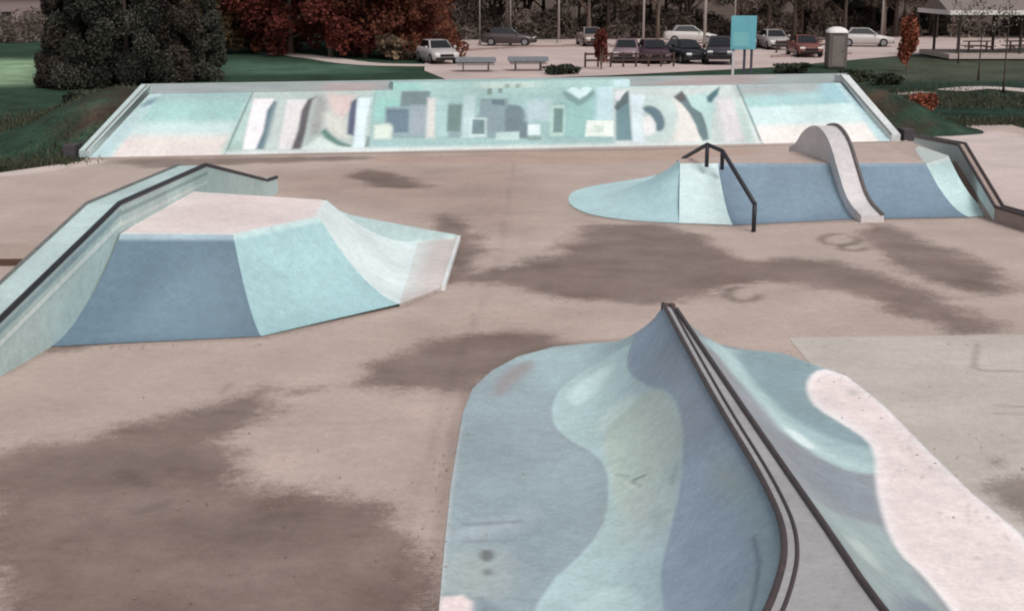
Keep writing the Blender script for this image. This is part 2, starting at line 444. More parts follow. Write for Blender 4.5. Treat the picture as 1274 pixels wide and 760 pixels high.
B([(699, 116), (704, 114), (721, 124), (738, 113), (741, 117), (728, 128), (720, 132), (706, 124)], (122, 156, 155), .08)
B([(706, 113), (711, 108), (717, 109), (721, 112), (726, 108), (733, 107), (736, 111), (730, 118), (721, 123), (713, 118)], (205, 232, 232), .06)
B([(741, 150), (743, 104), (766, 98), (768, 150)], (190, 218, 224), .15)
B([(728, 170), (730, 150), (764, 150), (763, 170)], (228, 237, 229), .06)
B([(738, 164), (739, 156), (752, 156), (752, 164)], (205, 220, 210), .06)
# DY panel
B([(764, 184), (762, 110), (918, 106), (950, 186)], (196, 208, 205), .06)
B([(766, 175), (766, 128), (776, 118), (782, 116), (784, 140), (787, 175)], (112, 144, 151), .08)
B([(764, 134), (777, 116), (782, 113), (782, 127), (768, 138)], (95, 112, 116), .06)
B([(764, 122), (768, 114), (778, 113), (770, 126)], (222, 222, 228), .06)
B([(784, 118), (802, 118), (806, 178), (788, 178)], (214, 230, 236), .1)
B([(800, 118), (822, 118), (840, 130), (843, 150), (836, 170), (815, 178), (800, 178)], (192, 211, 207), .1, 1, 1)
B([(799, 134), (808, 131), (820, 136), (827, 148), (827, 160), (818, 165), (815, 156), (812, 145), (802, 139)], (102, 126, 137), .08, 1, 1)
B([(800, 146), (808, 144), (816, 154), (814, 166), (803, 170), (799, 160)], (230, 231, 230), .08)
B([(836, 178), (845, 145), (838, 124), (854, 134), (868, 160), (872, 178)], (222, 218, 212), .12)
B([(850, 120), (892, 114), (886, 150), (882, 176), (872, 150)], (182, 214, 211), .12)
B([(839, 121), (848, 114), (855, 122), (861, 133), (873, 141), (879, 156), (882, 173), (875, 176), (869, 166), (866, 156), (859, 143), (848, 129)], (104, 126, 130), .07)
B([(839, 121), (848, 114), (853, 120), (852, 126), (846, 127)], (98, 94, 96), .1)
B([(879, 121), (888, 113), (896, 108), (893, 118), (885, 128), (880, 127)], (78, 114, 122), .07)
B([(892, 124), (914, 122), (928, 174), (902, 178)], (224, 219, 223), .2)
B([(912, 122), (920, 122), (940, 176), (928, 178)], (188, 210, 203), .15)
# right wing
B([(917, 106), (1060, 98), (1120, 184), (949, 186)], (165, 205, 203), .05)
B([(912, 106), (1060, 96), (1070, 112), (918, 120)], (165, 172, 173), .25)
B([(1018, 100), (1056, 98), (1075, 130), (1020, 128)], (156, 196, 204), .3)
B([(926, 134), (1080, 128), (1120, 190), (945, 190)], (204, 228, 227), .12)
B([(938, 157), (1098, 152), (1120, 190), (945, 190)], (234, 227, 222), .2)
B([(1040, 104), (1056, 102), (1124, 184), (1096, 180)], (186, 214, 218), .12)
for k in range(12):
    t = k/12; x = 1046+t*60; y = 106+t*66
    B([(x-2, y+1), (x+12, y+6), (x+12, y+8), (x-2, y+3.5)], (150, 188, 194), .05, .6)
# panel seams and the toe strip
B(line_poly([(278, 198), (316, 112)], 4.5), (118, 142, 142), .04, .85)
B(line_poly([(949, 182), (917, 106)], 4.5), (118, 142, 142), .04, .85)
B(line_poly([(459, 186), (468, 110)], 2), (150, 172, 172), .04, .7)
B([(276, 205), (280, 189), (460, 184), (620, 181), (800, 178), (948, 176), (950, 190)], (206, 215, 213), .12)
face = np_obj('ramp_face', Vb, grid_faces(nu, nv), M_PAINT, bank, colors=Cb)
tag(face, 'sloping face painted with letters I N D Y, city blocks and a heart')
# raised skyline extension and deck
nrm_back = Vector((TR.y-TL.y, -(TR.x-TL.x), 0)).normalized()*-1
def lerp(a, b, t): return a+(b-a)*t
DD = 6.0
DBR, DBL = at(1054, 91.5, HB), at(188, 104.5, HB)
Vd = quad_grid(TL, TR, DBR, DBL, 260, 30)
Cd = np.tile(L((170, 178, 176)), (len(Vd), 1))
lay(Cd, Vd[:, 0], Vd[:, 1], [tuple(at(*p, HB)[:2]) for p in ((395, 118), (470, 118), (470, 104), (405, 104))], (196, 174, 172), .6, .8)
lay(Cd, Vd[:, 0], Vd[:, 1], [tuple(at(*p, HB)[:2]) for p in ((770, 112), (930, 108), (960, 92), (860, 96))], (188, 166, 162), .8, .8)
Vd[:, 2] += .004
dk = np_obj('deck', Vd, grid_faces(260, 30), M_PAINT, bank, colors=Cd)
mb = MB(); mb.prism([TL+nrm_back*.02+Vector((0, 0, -.004)), TR+nrm_back*.02+Vector((0, 0, -.004)), DBR+nrm_back*.01+Vector((0, 0, -.004)), DBL+nrm_back*.01+Vector((0, 0, -.004))], (0, 0, -HB-.3))
mb.build('foundation', M_PAINT, bank, paint=(150, 140, 134))
# skyline extension: bank carried higher behind the middle panel
def bank_pt(px, py):
    u, v = on_bank(px, py); u /= UW; v /= VW
    return Vector(BL)*(1-u)*(1-v)+Vector(BR)*u*(1-v)+Vector(TR)*u*v+Vector(TL)*(1-u)*v
e0 = lerp(TL, TR, (470-186)/(1046-186)); e1 = lerp(TL, TR, (766-186)/(1046-186))
up = ((TL-BL)+(TR-BR)).normalized()
k = .22/up.z
t0, t1 = e0+up*k, e1+up*k
Ve = quad_grid(e0, e1, t1, t0, 300, 20)
XE = np.repeat(np.linspace(0, 1, 300), 20); YE = np.tile(np.linspace(0, 1, 20), 300)
Ce = np.tile(L(faded((166, 200, 196))), (len(Ve), 1))
def E(poly, col, soft=.02): lay(Ce, XE, YE, poly, faded(col), soft)
E([(0, 0), (.13, 0), (.10, 1), (0, 1)], (152, 203, 195))
E([(.35, -.1), (.6, -.1), (.6, .8), (.35, .8)], (188, 208, 200), .05)
for a in (.465, .51): E([(a, -.1), (a+.017, -.1), (a+.017, .62), (a, .62)], (124, 146, 138))
E([(.80, -.1), (.85, .05), (.905, -.1)], (205, 232, 232))
E([(.93, -.1), (1, -.1), (1, 1.1), (.93, 1.1)], (190, 218, 222))
np_obj('raised_face', Ve, grid_faces(300, 20), M_PAINT, bank, colors=Ce)
mb = MB(); bk = nrm_back*1.5; eps = nrm_back*.012
mb.add([e0+eps, e1+eps, t1+eps, t0+eps, e1+bk, e0+bk, t1+bk*.62, t0+bk*.62],
       [(0, 1, 2, 3), (3, 2, 6, 7), (7, 6, 4, 5), (0, 3, 7, 5), (1, 4, 6, 2)])
mb.build('raised_block', M_PAINT, bank, paint=(168, 196, 192))
# side ledges
for a, b, sgn, cc in ((BL, TL, -1, (184, 200, 198)), (BR, TR, 1, (206, 210, 209))):
    side = Vector((sgn*.32, 0, 0)); sl = (b-a)
    a2 = a-sl*.01; b2 = b+sl*.02; hgt = Vector((0, 0, .24))
    prof = [a2+Vector((0, 0, -.2)), a2+hgt, b2+hgt, b2+nrm_back*.5+hgt, b2+nrm_back*.5+Vector((0, 0, -2)), ]
    mb = MB(); mb.prism(prof, side); ld = mb.build('ledge', M_PAINT, bank, paint=cc, bevel=.015)
    mb = MB(); mb.tube([a2+hgt+side*(0 if sgn > 0 else .3), b2+hgt+side*(0 if sgn > 0 else .3)], .035, 6)
    mb.build('edge_trim', plain('grey_steel', (128, 130, 132), .5, .2, 8), ld)

for a, sgn in ((BL, -1), (BR, 1)):
    mb = MB(); mb.box((a.x+sgn*.62, a.y+.35, .17), (.38, .9, .42)); mb.build('end_block', plain('dark_block', (74, 68, 72), .85, .2, 3), bank, bevel=.02)  # small dark block outside each foot corner of the bank
# ==================================================================== FUNBOX (left pyramid)
def prof(s, p=1.75): return (1-s)**p
def loft(tops, foots, ns=40, step=.05, p=1.75):
    """concave ramp skin from a top polyline (3-D) to a foot polyline; both re-sampled to the same count"""
    n = max(8, int(max(sum((Vector(b)-Vector(a)).length for a, b in zip(q[:-1], q[1:])) for q in (tops, foots))/step))
    def rs(q):
        q = [np.array(x, float) for x in q]
        if len(q) == 1: return np.tile(q[0], (n, 1))
        dl = np.r_[0, np.cumsum([np.linalg.norm(b-a) for a, b in zip(q[:-1], q[1:])])]
        t = np.linspace(0, dl[-1], n)
        return np.stack([np.interp(t, dl, [x[i] for x in q]) for i in range(3)], 1)
    T, Fo = rs(tops), rs(foots); s = np.linspace(0, 1, ns)
    V = np.zeros((n, ns, 3))
    for j, sj in enumerate(s):
        V[:, j, :2] = T[:, :2]*(1-sj)+Fo[:, :2]*sj
        V[:, j, 2] = Fo[:, 2]+(T[:, 2]-Fo[:, 2])*prof(sj, p)
    return V.reshape(-1, 3), grid_faces(n, ns)
def face_obj(name, tops, foots, col, parent, spots=(), label=None, p=1.75, edge=None, **kw):
    V, Fc = loft(tops, foots, p=p, **kw)
    C = np.tile(L(col), (len(V), 1))
    if edge is not None:
        ns = kw.get('ns', 40); s = np.tile(np.linspace(0, 1, ns), len(V)//ns)
        a = sstep((.05-s)/.03)[:, None]; C = C*(1-a)+L(edge)[None]*a
    for poly, c, so, al in spots: lay(C, V[:, 0], V[:, 1], poly, c, so, al)
    o = np_obj(name, V, Fc, M_PAINT, parent, True, C)
    if label: o['label'] = label
    return o
HF = 1.25
fun = empty('funbox', (0, 0, 0), label='blue and teal pyramid ramp with pale pink top and a long grind ledge', cat='skate ramp')
A_ = at(150, 291, HF); B_ = at(290, 292, HF); C_ = at(397, 270, HF); D_ = at(406, 249, HF); E_ = at(232, 238, HF)
fA = at(78, 430, .012); fB = at(325, 418, .012); fC = at(497, 378, .05); fD = at(521, 300, .05)
fA = at(60, 431, .012)
face_obj('front_face', [A_, B_], [fA, fB], (107, 128, 142), fun, label='slate blue painted front slope', edge=(170, 190, 200),
         spots=[(g([(200, 395), (300, 380), (320, 420), (120, 425)]), (122, 143, 156), .5, .8), (g([(205, 350), (215, 332), (222, 345), (216, 352)]), (165, 178, 190), .15, .7)])
face_obj('hip_face', [B_, C_], [fB, fC], (166, 199, 202), fun, label='pale teal painted corner slope', edge=(196, 218, 218))
face_obj('side_face', [C_, D_], [fC, fD], (222, 233, 232), fun, label='white painted side slope')
bD = Vector((D_.x+.2, D_.y+2.3, .01)); bE = Vector((E_.x, E_.y+2.6, .01))
face_obj('back_face', [D_, E_], [bD, bE], (170, 190, 190), fun)
face_obj('back_hip', [D_], [fD, bD], (170, 195, 195), fun)
Vt = quad_grid(A_, C_, D_, E_, 60, 60)
mbd = MB(); mbd.add([A_, B_, C_, D_, E_], [(0, 1, 2, 3, 4)])
# deck with paint
n = 90
gx, gy = np.meshgrid(np.linspace(0, 1, n), np.linspace(0, 1, n), indexing='ij'); gx = gx.ravel()[:, None]; gy = gy.ravel()[:, None]
front = np.where(gx < .6, np.array(A_)*(1-gx/.6)+np.array(B_)*(gx/.6), np.array(B_)*(1-(gx-.6)/.4)+np.array(C_)*((gx-.6)/.4))
back = np.array(E_)*(1-gx)+np.array(D_)*gx
Vt = front*(1-gy)+back*gy
Ct = np.tile(L((230, 217, 213)), (len(Vt), 1))
tp = lambda q: [tuple(at(*p, HF)[:2]) for p in q]
lay(Ct, Vt[:, 0], Vt[:, 1], tp([(180, 285), (240, 250), (330, 240), (380, 255), (330, 280)]), (230, 211, 207), .6, .8)
ed = [A_, B_, C_, D_]
lay(Ct, Vt[:, 0], Vt[:, 1], line_poly([tuple(q[:2]) for q in ed], .22), (228, 232, 230), .06, .9)
np_obj('deck', Vt, grid_faces(n, n), M_PAINT, fun, False, Ct)['label'] = 'pale pink painted flat top'
# apron to the right and low wall behind it
q0, q1, q2, q3 = fC, at(549, 358, .05), at(569, 296, .05), fD
Va = quad_grid(q0, q1, q2, q3, 40, 60); Ca = np.tile(L((212, 202, 198)), (len(Va), 1))
lay(Ca, Va[:, 0], Va[:, 1], [tuple(at(*p)[:2]) for p in ((490, 380), (515, 365), (538, 296), (510, 292))], (216, 222, 220), .25, .8)
np_obj('apron', Va, grid_faces(40, 60), M_PAINT, fun, False, Ca)
mb = MB(); mb.prism([q0, q1, q2, q3], (0, 0, -.049)); mb.v = [(x, y, z-.004) for x, y, z in mb.v]
mb.build('apron_slab', M_PAINT, fun, paint=(188, 176, 170))
def rim_z(x, y, z):
    for _ in range(6):
        zc = y*math.cos(PITCH)+(CAMH-z)*math.sin(PITCH); px = CX+FOC*x/zc
        z = at_y(px, float(np.interp(px, [404, 416, 437, 521, 568], [249, 259, 268, 284, 292.5])), y).z
    return z
lo_, hi_ = [], []
for k in range(25):
    t = k/24; p = D_+(fD-D_)*t; zl = fD.z+(HF-fD.z)*prof(t); lo_.append(Vector((p.x, p.y, zl-.02))); hi_.append(Vector((p.x, p.y, max(zl+.004, rim_z(p.x, p.y, zl)))))
for k in range(1, 6):
    p = fD+(q2-fD)*(k/5); lo_.append(Vector((p.x, p.y, 0))); hi_.append(Vector((p.x, p.y, max(.08, rim_z(p.x, p.y, .2)))))
nb = len(lo_); bkv = Vector((-.10, .14, 0)); mb = MB()
hb_ = [p+bkv for p in hi_]; lb_ = [Vector((p.x, p.y, -.02))+bkv for p in lo_]
mb.add(lo_+hi_+hb_+lb_, [(i, i+1, nb+i+1, nb+i) for i in range(nb-1)]+[(nb+i, nb+i+1, 2*nb+i+1, 2*nb+i) for i in range(nb-1)]+[(2*nb+i, 2*nb+i+1, 3*nb+i+1, 3*nb+i) for i in range(nb-1)]+[(nb-1, 2*nb-1, 3*nb-1, 4*nb-1)])
mb.build('rim_wall', M_PAINT, fun, paint=(192, 212, 211))
# white kerb on the apron's right end
kd = (q2-q1).normalized(); kn = Vector((kd.y, -kd.x, 0))
mb = MB(); mb.prism([q1+Vector((0, 0, -.05)), q1+kn*.07+Vector((0, 0, -.05)), q1+kn*.07+Vector((0, 0, .05)), q1+Vector((0, 0, .05))], q2-q1)
mb.build('kerb', M_PAINT, fun, paint=(222, 224, 222))
# the ledge: up, flat, down along the left side
LX1 = A_.x-.02; LW = .60
def on_ledge(px, py, x):  # point of the vertical plane through x seen at the pixel
    d = ray(px, py); t = x/d[0]; return Vector((x, d[1]*t, CAMH+d[2]*t))
l1 = on_ledge(150, 254, LX1); l2 = on_ledge(257, 206, LX1+.25)
q0_ = at_y(0, 400, 18.66); q9_ = q0_+(q0_-l1)*.42; q9_.z = max(q9_.z, .25)
l9_ = at_y(333, 225, 34.4)
ldg = MB()
top = [q9_+(q0_-l1)*.3*Vector((1, 1, 0)), q9_, l1, l2, l9_, l9_+Vector((.1, .9, -.05))]
n_ = len(top); W_ = Vector((-LW, 0, 0)); lo_ = [Vector((p.x, p.y, -.05)) for p in top]
ldg.add(top+[p+W_ for p in top]+lo_+[p+W_ for p in lo_], [(i, i+1, n_+i+1, n_+i) for i in range(n_-1)]+[(i, 2*n_+i, 2*n_+i+1, i+1) for i in range(n_-1)]+[(n_+i, n_+i+1, 3*n_+i+1, 3*n_+i) for i in range(n_-1)]+[(0, n_, 3*n_, 2*n_), (n_-1, 2*n_-1, 4*n_-1, 3*n_-1)])
ledge = ldg.build('ledge', M_PAINT, fun, paint=(186, 205, 203), bevel=.012); ledge['label'] = 'long pale ledge with a dark steel edge, rising, level, then falling'
mb = MB(); mb.tube([p+Vector((-.02, 0, .012)) for p in top], .045, 6); mb.build('steel_edge', M_STEELB, ledge)
mb = MB(); mb.tube([p+Vector((-LW+.02, 0, .012)) for p in top], .03, 6); mb.build('steel_edge', plain('worn_edge', (112, 112, 110), .6, .3, 8), ledge)
# lines of old paint on the ledge's inner wall
for dz, c in ((-.16, (150, 172, 170)), (-.34, (206, 218, 214))):
    mb = MB(); q = [p+Vector((.004, 0, dz)) for p in top[2:4]]
    mb.add([q[0]+Vector((0, 0, .035)), q[1]+Vector((0, 0, .035)), q[1]-Vector((0, 0, .035)), q[0]-Vector((0, 0, .035))], [(0, 1, 2, 3)])
    mb.build('paint_stripe', M_PAINT, ledge, paint=c)
for dz, hh_, c in ((-.13, .045, (148, 172, 176)), (-.30, .05, (214, 226, 222))):
    mb = MB(); q = [p+Vector((.008, -.003, dz)) for p in (top[1]+(top[2]-top[1])*.15, top[2])]
    mb.add([q[0]+Vector((0, 0, hh_)), q[1]+Vector((0, 0, hh_)), q[1]-Vector((0, 0, hh_)), q[0]-Vector((0, 0, hh_*.6))], [(0, 1, 2, 3)])
    mb.build('paint_stripe', M_PAINT, ledge, paint=c)

# low ledge entering from the left edge
le = empty('manual_pad', (0, 0, 0), label='low concrete block with a dark stained front, beyond the long grind ledge', cat='ledge')
b0 = at(46, 331, 0); 
mb = MB(); mb.box((b0.x-2.0, b0.y+.75, .085), (4.0, 1.5, .17)); mb.build('block', M_PAINT, le, paint=(176, 156, 145), bevel=.02)
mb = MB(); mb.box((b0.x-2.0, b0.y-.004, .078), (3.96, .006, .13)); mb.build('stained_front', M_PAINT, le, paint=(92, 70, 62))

# ==================================================================== QUARTER ISLAND (right, middle)
HQ = 1.04
isl = empty('quarter_bank', (0, 0, 0), label='blue quarter bank with rounded teal nose and arched grey ledge across it', cat='skate ramp')
def T(px, z=HQ, py=203.5): return at(px, py, z)
t845, t893, t1035, t1165, t1180 = T(846), T(893), T(1037), T(1152), at(1180, 194, 1.25)
f845, f912, f1060, f1225, f1235 = at(845, 277.5, .012), at(912, 280, .012), at(1062, 272.5, .012), at(1206, 270, .012), at(1238, 267, .012)
BLU = (116, 135, 152)
tb = Vector((t845.x+.05, 34.1, HQ))
face_obj('nose_slope', [t845, tb], curve_pts([f845, at(790, 275, .012), at(735, 268, .012), at(709, 256, .012), at(706, 245, .012), at(716, 236, .012), at(750, 229, .012), at(806, 221, .012), at(826, 214, .012)], 2), (186, 214, 216), isl, label='pale teal rounded nose',
         spots=[(g([(800, 280), (850, 280), (850, 215), (810, 222), (790, 250)]), (172, 204, 208), .6, .9)], p=2.3)
face_obj('corner_face', [t845, t893], [f845, f912], (212, 231, 230), isl, label='white painted strip of the slope')
SP = [(g([(905, 240), (1064, 236), (1064, 274), (912, 280)]), (130, 149, 163), .7, .8)]
face_obj('front_face', [t893, t1035], [f912, f1060], BLU, isl, spots=SP, label='slate blue slope left of the arch', edge=(150, 172, 190))
face_obj('front_face', [t1035, t1165], [f1060, f1225], (108, 128, 147), isl, spots=[(g([(1062, 245), (1225, 245), (1225, 272), (1062, 275)]), (126, 146, 162), .7, .8)], label='slate blue slope right of the arch', edge=(160, 180, 196))
face_obj('end_face', [t1165, t1180], [f1225, f1235], (196, 222, 221), isl, label='pale end strip of the slope', edge=(222, 230, 228))
dk2 = [t845, t893, t1035, t1165, t1180, Vector((t1180.x, 36.8, 1.2)), Vector((t1165.x, 36.8, HQ)), tb]
mb = MB(); mb.add([t845, t893, t1035, t1165, Vector((t1165.x, 36.8, HQ)), tb], [(0, 1, 2, 3, 4, 5)]); mb.add([t1165, t1180, Vector((t1180.x, 36.8, 1.2)), Vector((t1165.x, 36.8, HQ))], [(0, 1, 2, 3)])
mb.build('deck', M_PAINT, isl, paint=(190, 171, 161))
mb = MB(); mb.add([p+Vector((0, 0, .004)) for p in (t1165, t1180, Vector((t1180.x-.05, 35.4, 1.2)), Vector((t1165.x+.1, 35.2, HQ)))], [(0, 1, 2, 3)]); mb.build('painted_lip', M_PAINT, isl, paint=(206, 216, 212))
face_obj('back_face', [tb, Vector((t1180.x, 36.8, HQ))], [Vector((t845.x, 38.8, .012)), Vector((t1180.x, 38.8, .012))], (170, 150, 140), isl)
# arched ledge
cxs = 7.95
arc = curve_pts([(36.6, 1.045), (36.1, 1.16), (35.5, 1.62), (34.4, 1.90), (33.4, 1.62), (32.7, 1.0), (31.9, .35), (30.9, .16)], 3)
def shear(y): return (34.0-y)*.10
W2 = .52
pl = [Vector((cxs-W2/2+shear(y), y, z)) for y, z in arc]; pr = [p+Vector((W2, 0, 0)) for p in pl]
n = len(pl); mb = MB()
bl_ = [Vector((p.x, p.y, 0)) for p in pl]; br_ = [Vector((p.x, p.y, 0)) for p in pr]
mb.add(pl+pr+bl_+br_, [(i, i+1, n+i+1, n+i) for i in range(n-1)]+[(i, 2*n+i, 2*n+i+1, i+1) for i in range(n-1)]+[(n+i, n+i+1, 3*n+i+1, 3*n+i) for i in range(n-1)]+[(0, n, 3*n, 2*n), (n-1, 3*n-1, 4*n-1, 2*n-1)])
wl = mb.build('arched_ledge', M_PAINT, isl, paint=(212, 206, 205)); wl['label'] = 'bare grey concrete ledge that humps over the slope'
mb = MB(); mb.tube([p+Vector((-.03, 0, .02)) for p in pr], .05, 6); mb.build('steel_edge', plain('edge_steel', (104, 98, 96), .5, .3, 8), wl)
# right ledge with steel edges
e = [at(1138, 170, .95), at(1192, 180, 1.35), at(1238, 258, .34), at(1300, 276, .34)]
wv = Vector((.20, .04, 0))
mb = MB(); nn = len(e)
lo = [Vector((p.x, p.y, -.02)) for p in e]
mb.add(e+[p+wv for p in e]+lo+[p+wv for p in lo], [(i, i+1, nn+i+1, nn+i) for i in range(nn-1)]+[(i, 2*nn+i, 2*nn+i+1, i+1) for i in range(nn-1)]+[(nn+i, nn+i+1, 3*nn+i+1, 3*nn+i) for i in range(nn-1)]+[(0, nn, 3*nn, 2*nn), (nn-1, 3*nn-1+0, 4*nn-1, 2*nn-1)])
rl = mb.build('side_ledge', M_PAINT, isl, paint=(164, 146, 138)); rl['label'] = 'brown concrete ledge with two dark steel edges'
pq = [Vector((p.x-.006, p.y-.004, z)) for p, z in ((e[0], e[0].z-.05), (e[1], e[1].z-.04), (e[2], e[2].z-.04), (e[2], .02), (e[1], .9), (e[0], .6))]
mb = MB(); mb.add(pq, [(0, 1, 4, 5), (1, 2, 3, 4)]); mb.build('painted_side', M_PAINT, isl, paint=(200, 214, 211))
for off in (Vector((0, 0, .015)), wv+Vector((0, 0, .015))):
    mb = MB(); mb.tube([p+off for p in e], .042, 6); mb.build('steel_edge', M_STEEL, rl)

# handrail
hr = empty('handrail', (0, 0, 0), label='bent dark steel handrail running down the quarter bank', cat='handrail')
r0, r1, r2, r3, r4 = at(850, 197, .95), at(880, 180, 1.62), at(898, 188, 1.52), at(939, 254, .62), at(939, 285.5, 0)
r1 = at(880, 180, 1.55); r2 = at(899, 188, 1.42)
mb = MB(); mb.tube([r0, r1, r1+(r2-r1)*.5, r2, r3], .052, 8); mb.build('rail', M_STEELB, hr, True)
for a, z0 in ((r1, 1.04), (r2, 1.0), (r3, 0), (r0, .3)):
    mb = MB(); mb.tube([(a.x, a.y, a.z), (a.x, a.y, z0-.03)], .05, 8); mb.build('post', M_STEELB, hr, True)

# ==================================================================== SPINE (foreground)
HS = 1.0
spine = empty('spine_ramp', (0, 0, 0), label='large curved spine ramp with steel copings and wavy blue, teal and pink paint', cat='skate ramp')
def S(px, py): return at(px, py, HS)
tip = S(826, 379)
Lp = [tip]+[S(*p) for p in ((860, 443), (900, 515), (940, 580), (962, 622), (975, 655), (978, 690), (970, 725), (956, 762))]
last = Lp[-1]; Lp += [Vector((last.x-.35, last.y-.8, HS)), Vector((last.x-1.1, last.y-1.6, HS))]
tipr = S(841, 386)
Rp = [tipr]+[S(*p) for p in ((900, 474), (960, 562), (1030, 663), (1096, 762))]
last = Rp[-1]; Rp += [Vector((last.x+.22, last.y-1.6, HS))]
Lc = curve_pts(Lp, 2); Rc = curve_pts(Rp, 2)
PROJ = {}
def height_from(r, Rr, p=1.9): return HS*np.clip(1-r/Rr, 0, 1)**p
def strip(tops, foots, ds=.022, Rr=1.75):
    """ramp skin: lip curve -> outer paint edge, concave then flat"""
    def rs(q, n):
        q = [np.array(x[:2], float) for x in q]; dl = np.r_[0, np.cumsum([np.linalg.norm(b-a) for a, b in zip(q[:-1], q[1:])])]
        t = np.linspace(0, dl[-1], n); return np.stack([np.interp(t, dl, [x[i] for x in q]) for i in range(2)], 1)
    ln = max(sum((Vector(b[:2])-Vector(a[:2])).length for a, b in zip(q[:-1], q[1:])) for q in (tops, foots))
    n = int(ln/ds); T_ = rs(tops, n); F_ = rs(foots, n)
    ns = int(max(np.linalg.norm(F_-T_, axis=1))/ds); s = np.linspace(0, 1, ns)[None, :, None]
    XY = T_[:, None]*(1-s)+F_[:, None]*s
    d = np.linalg.norm(F_-T_, axis=1)[:, None]*s[..., 0]
    al = np.r_[0, np.cumsum(np.linalg.norm(np.diff(T_, axis=0), axis=1))][:, None]
    pw = np.full_like(al, 1.25) if Rr > 5 else 1.25+.65*sstep(al/1.6)
    full = np.linalg.norm(F_-T_, axis=1)[:, None]; lim = full if Rr > 5 else full*(1-sstep(al/1.6))+np.minimum(Rr, full)*sstep(al/1.6)
    Z = .012+(HS-.012)*np.clip(1-d/lim, 0, 1)**pw
    return np.concatenate([XY, Z[..., None]], 2).reshape(-1, 3), grid_faces(n, ns), n, ns
# paint edges on the ground
left_edge = [at(*p) for p in ((782, 425), (745, 427), (690, 432), (645, 444), (612, 462), (588, 484), (576, 515), (568, 560), (560, 610), (553, 680), (546, 760))]
le_ = left_edge[-1]; left_edge += [Vector((le_.x-.02, le_.y-2, 0)), Vector((le_.x+.1, le_.y-4.2, 0))]
right_edge = [at(*p) for p in ((895, 429), (930, 436), (975, 440), (1022, 458), (1052, 467), (1100, 505), (1150, 556), (1210, 615), (1274, 667))]
re_ = right_edge[-1]; right_edge += [Vector((re_.x+.12, re_.y-3, 0)), Vector((re_.x+.2, re_.y-5.5, 0))]
end_edge = [left_edge[0]]+[at(*p) for p in ((800, 421), (830, 419), (865, 423))]+[right_edge[0]]
pieces = [('left_face', *strip(Lc, left_edge), 'blue and teal painted left side'), ('right_face', *strip(Rc, right_edge), 'grey, teal and pink painted right side')]
# rounded end: fan from the tip edge
tipm = [tip, tipr]
pieces.append(('end_face', *strip(tipm, end_edge, Rr=9), 'slate blue pointed end'))
# march a pixel onto the skins so that paint outlines are kept as plan coordinates of the ramp
ALLV = np.concatenate([p[1] for p in pieces])
zc_ = ALLV[:, 1]*math.cos(PITCH)+(CAMH-ALLV[:, 2])*math.sin(PITCH)
UU = CX+FOC*ALLV[:, 0]/zc_; VVp = CY-FOC*((ALLV[:, 2]-CAMH)*math.cos(PITCH)+ALLV[:, 1]*math.sin(PITCH))/zc_
def make_on(V, u, v):
    def f(px, py):
        d2 = (u-px)**2+(v-py)**2; i = np.argpartition(d2, 4)[:4]
        if d2[i].min() > 64:  # off the skin: take the ground
            q = at(px, py); return (q.x, q.y)
        w = 1/(d2[i]+.3); return tuple((V[i, :2]*w[:, None]).sum(0)/w.sum())
    return f
def paint_piece(idx, base, layers):
    name, V, Fc, n, ns, lab = pieces[idx]
    zc = V[:, 1]*math.cos(PITCH)+(CAMH-V[:, 2])*math.sin(PITCH)
    f = make_on(V, CX+FOC*V[:, 0]/zc, CY-FOC*((V[:, 2]-CAMH)*math.cos(PITCH)+V[:, 1]*math.sin(PITCH))/zc)
    C = np.tile(L(faded(base, 1.03, .3)), (len(V), 1))
    for poly, col, soft, a, sm in layers:
        lay(C, V[:, 0], V[:, 1], [f(*p) for p in (smooth_poly(poly, sm) if sm else poly)], faded(col, 1.03, .3 if col[2] > col[0]+6 else 0), soft, a)
    o = np_obj(name, V, Fc, M_PAINT, spine, True, C); o['label'] = lab; return o
DARK = (142, 163, 184)
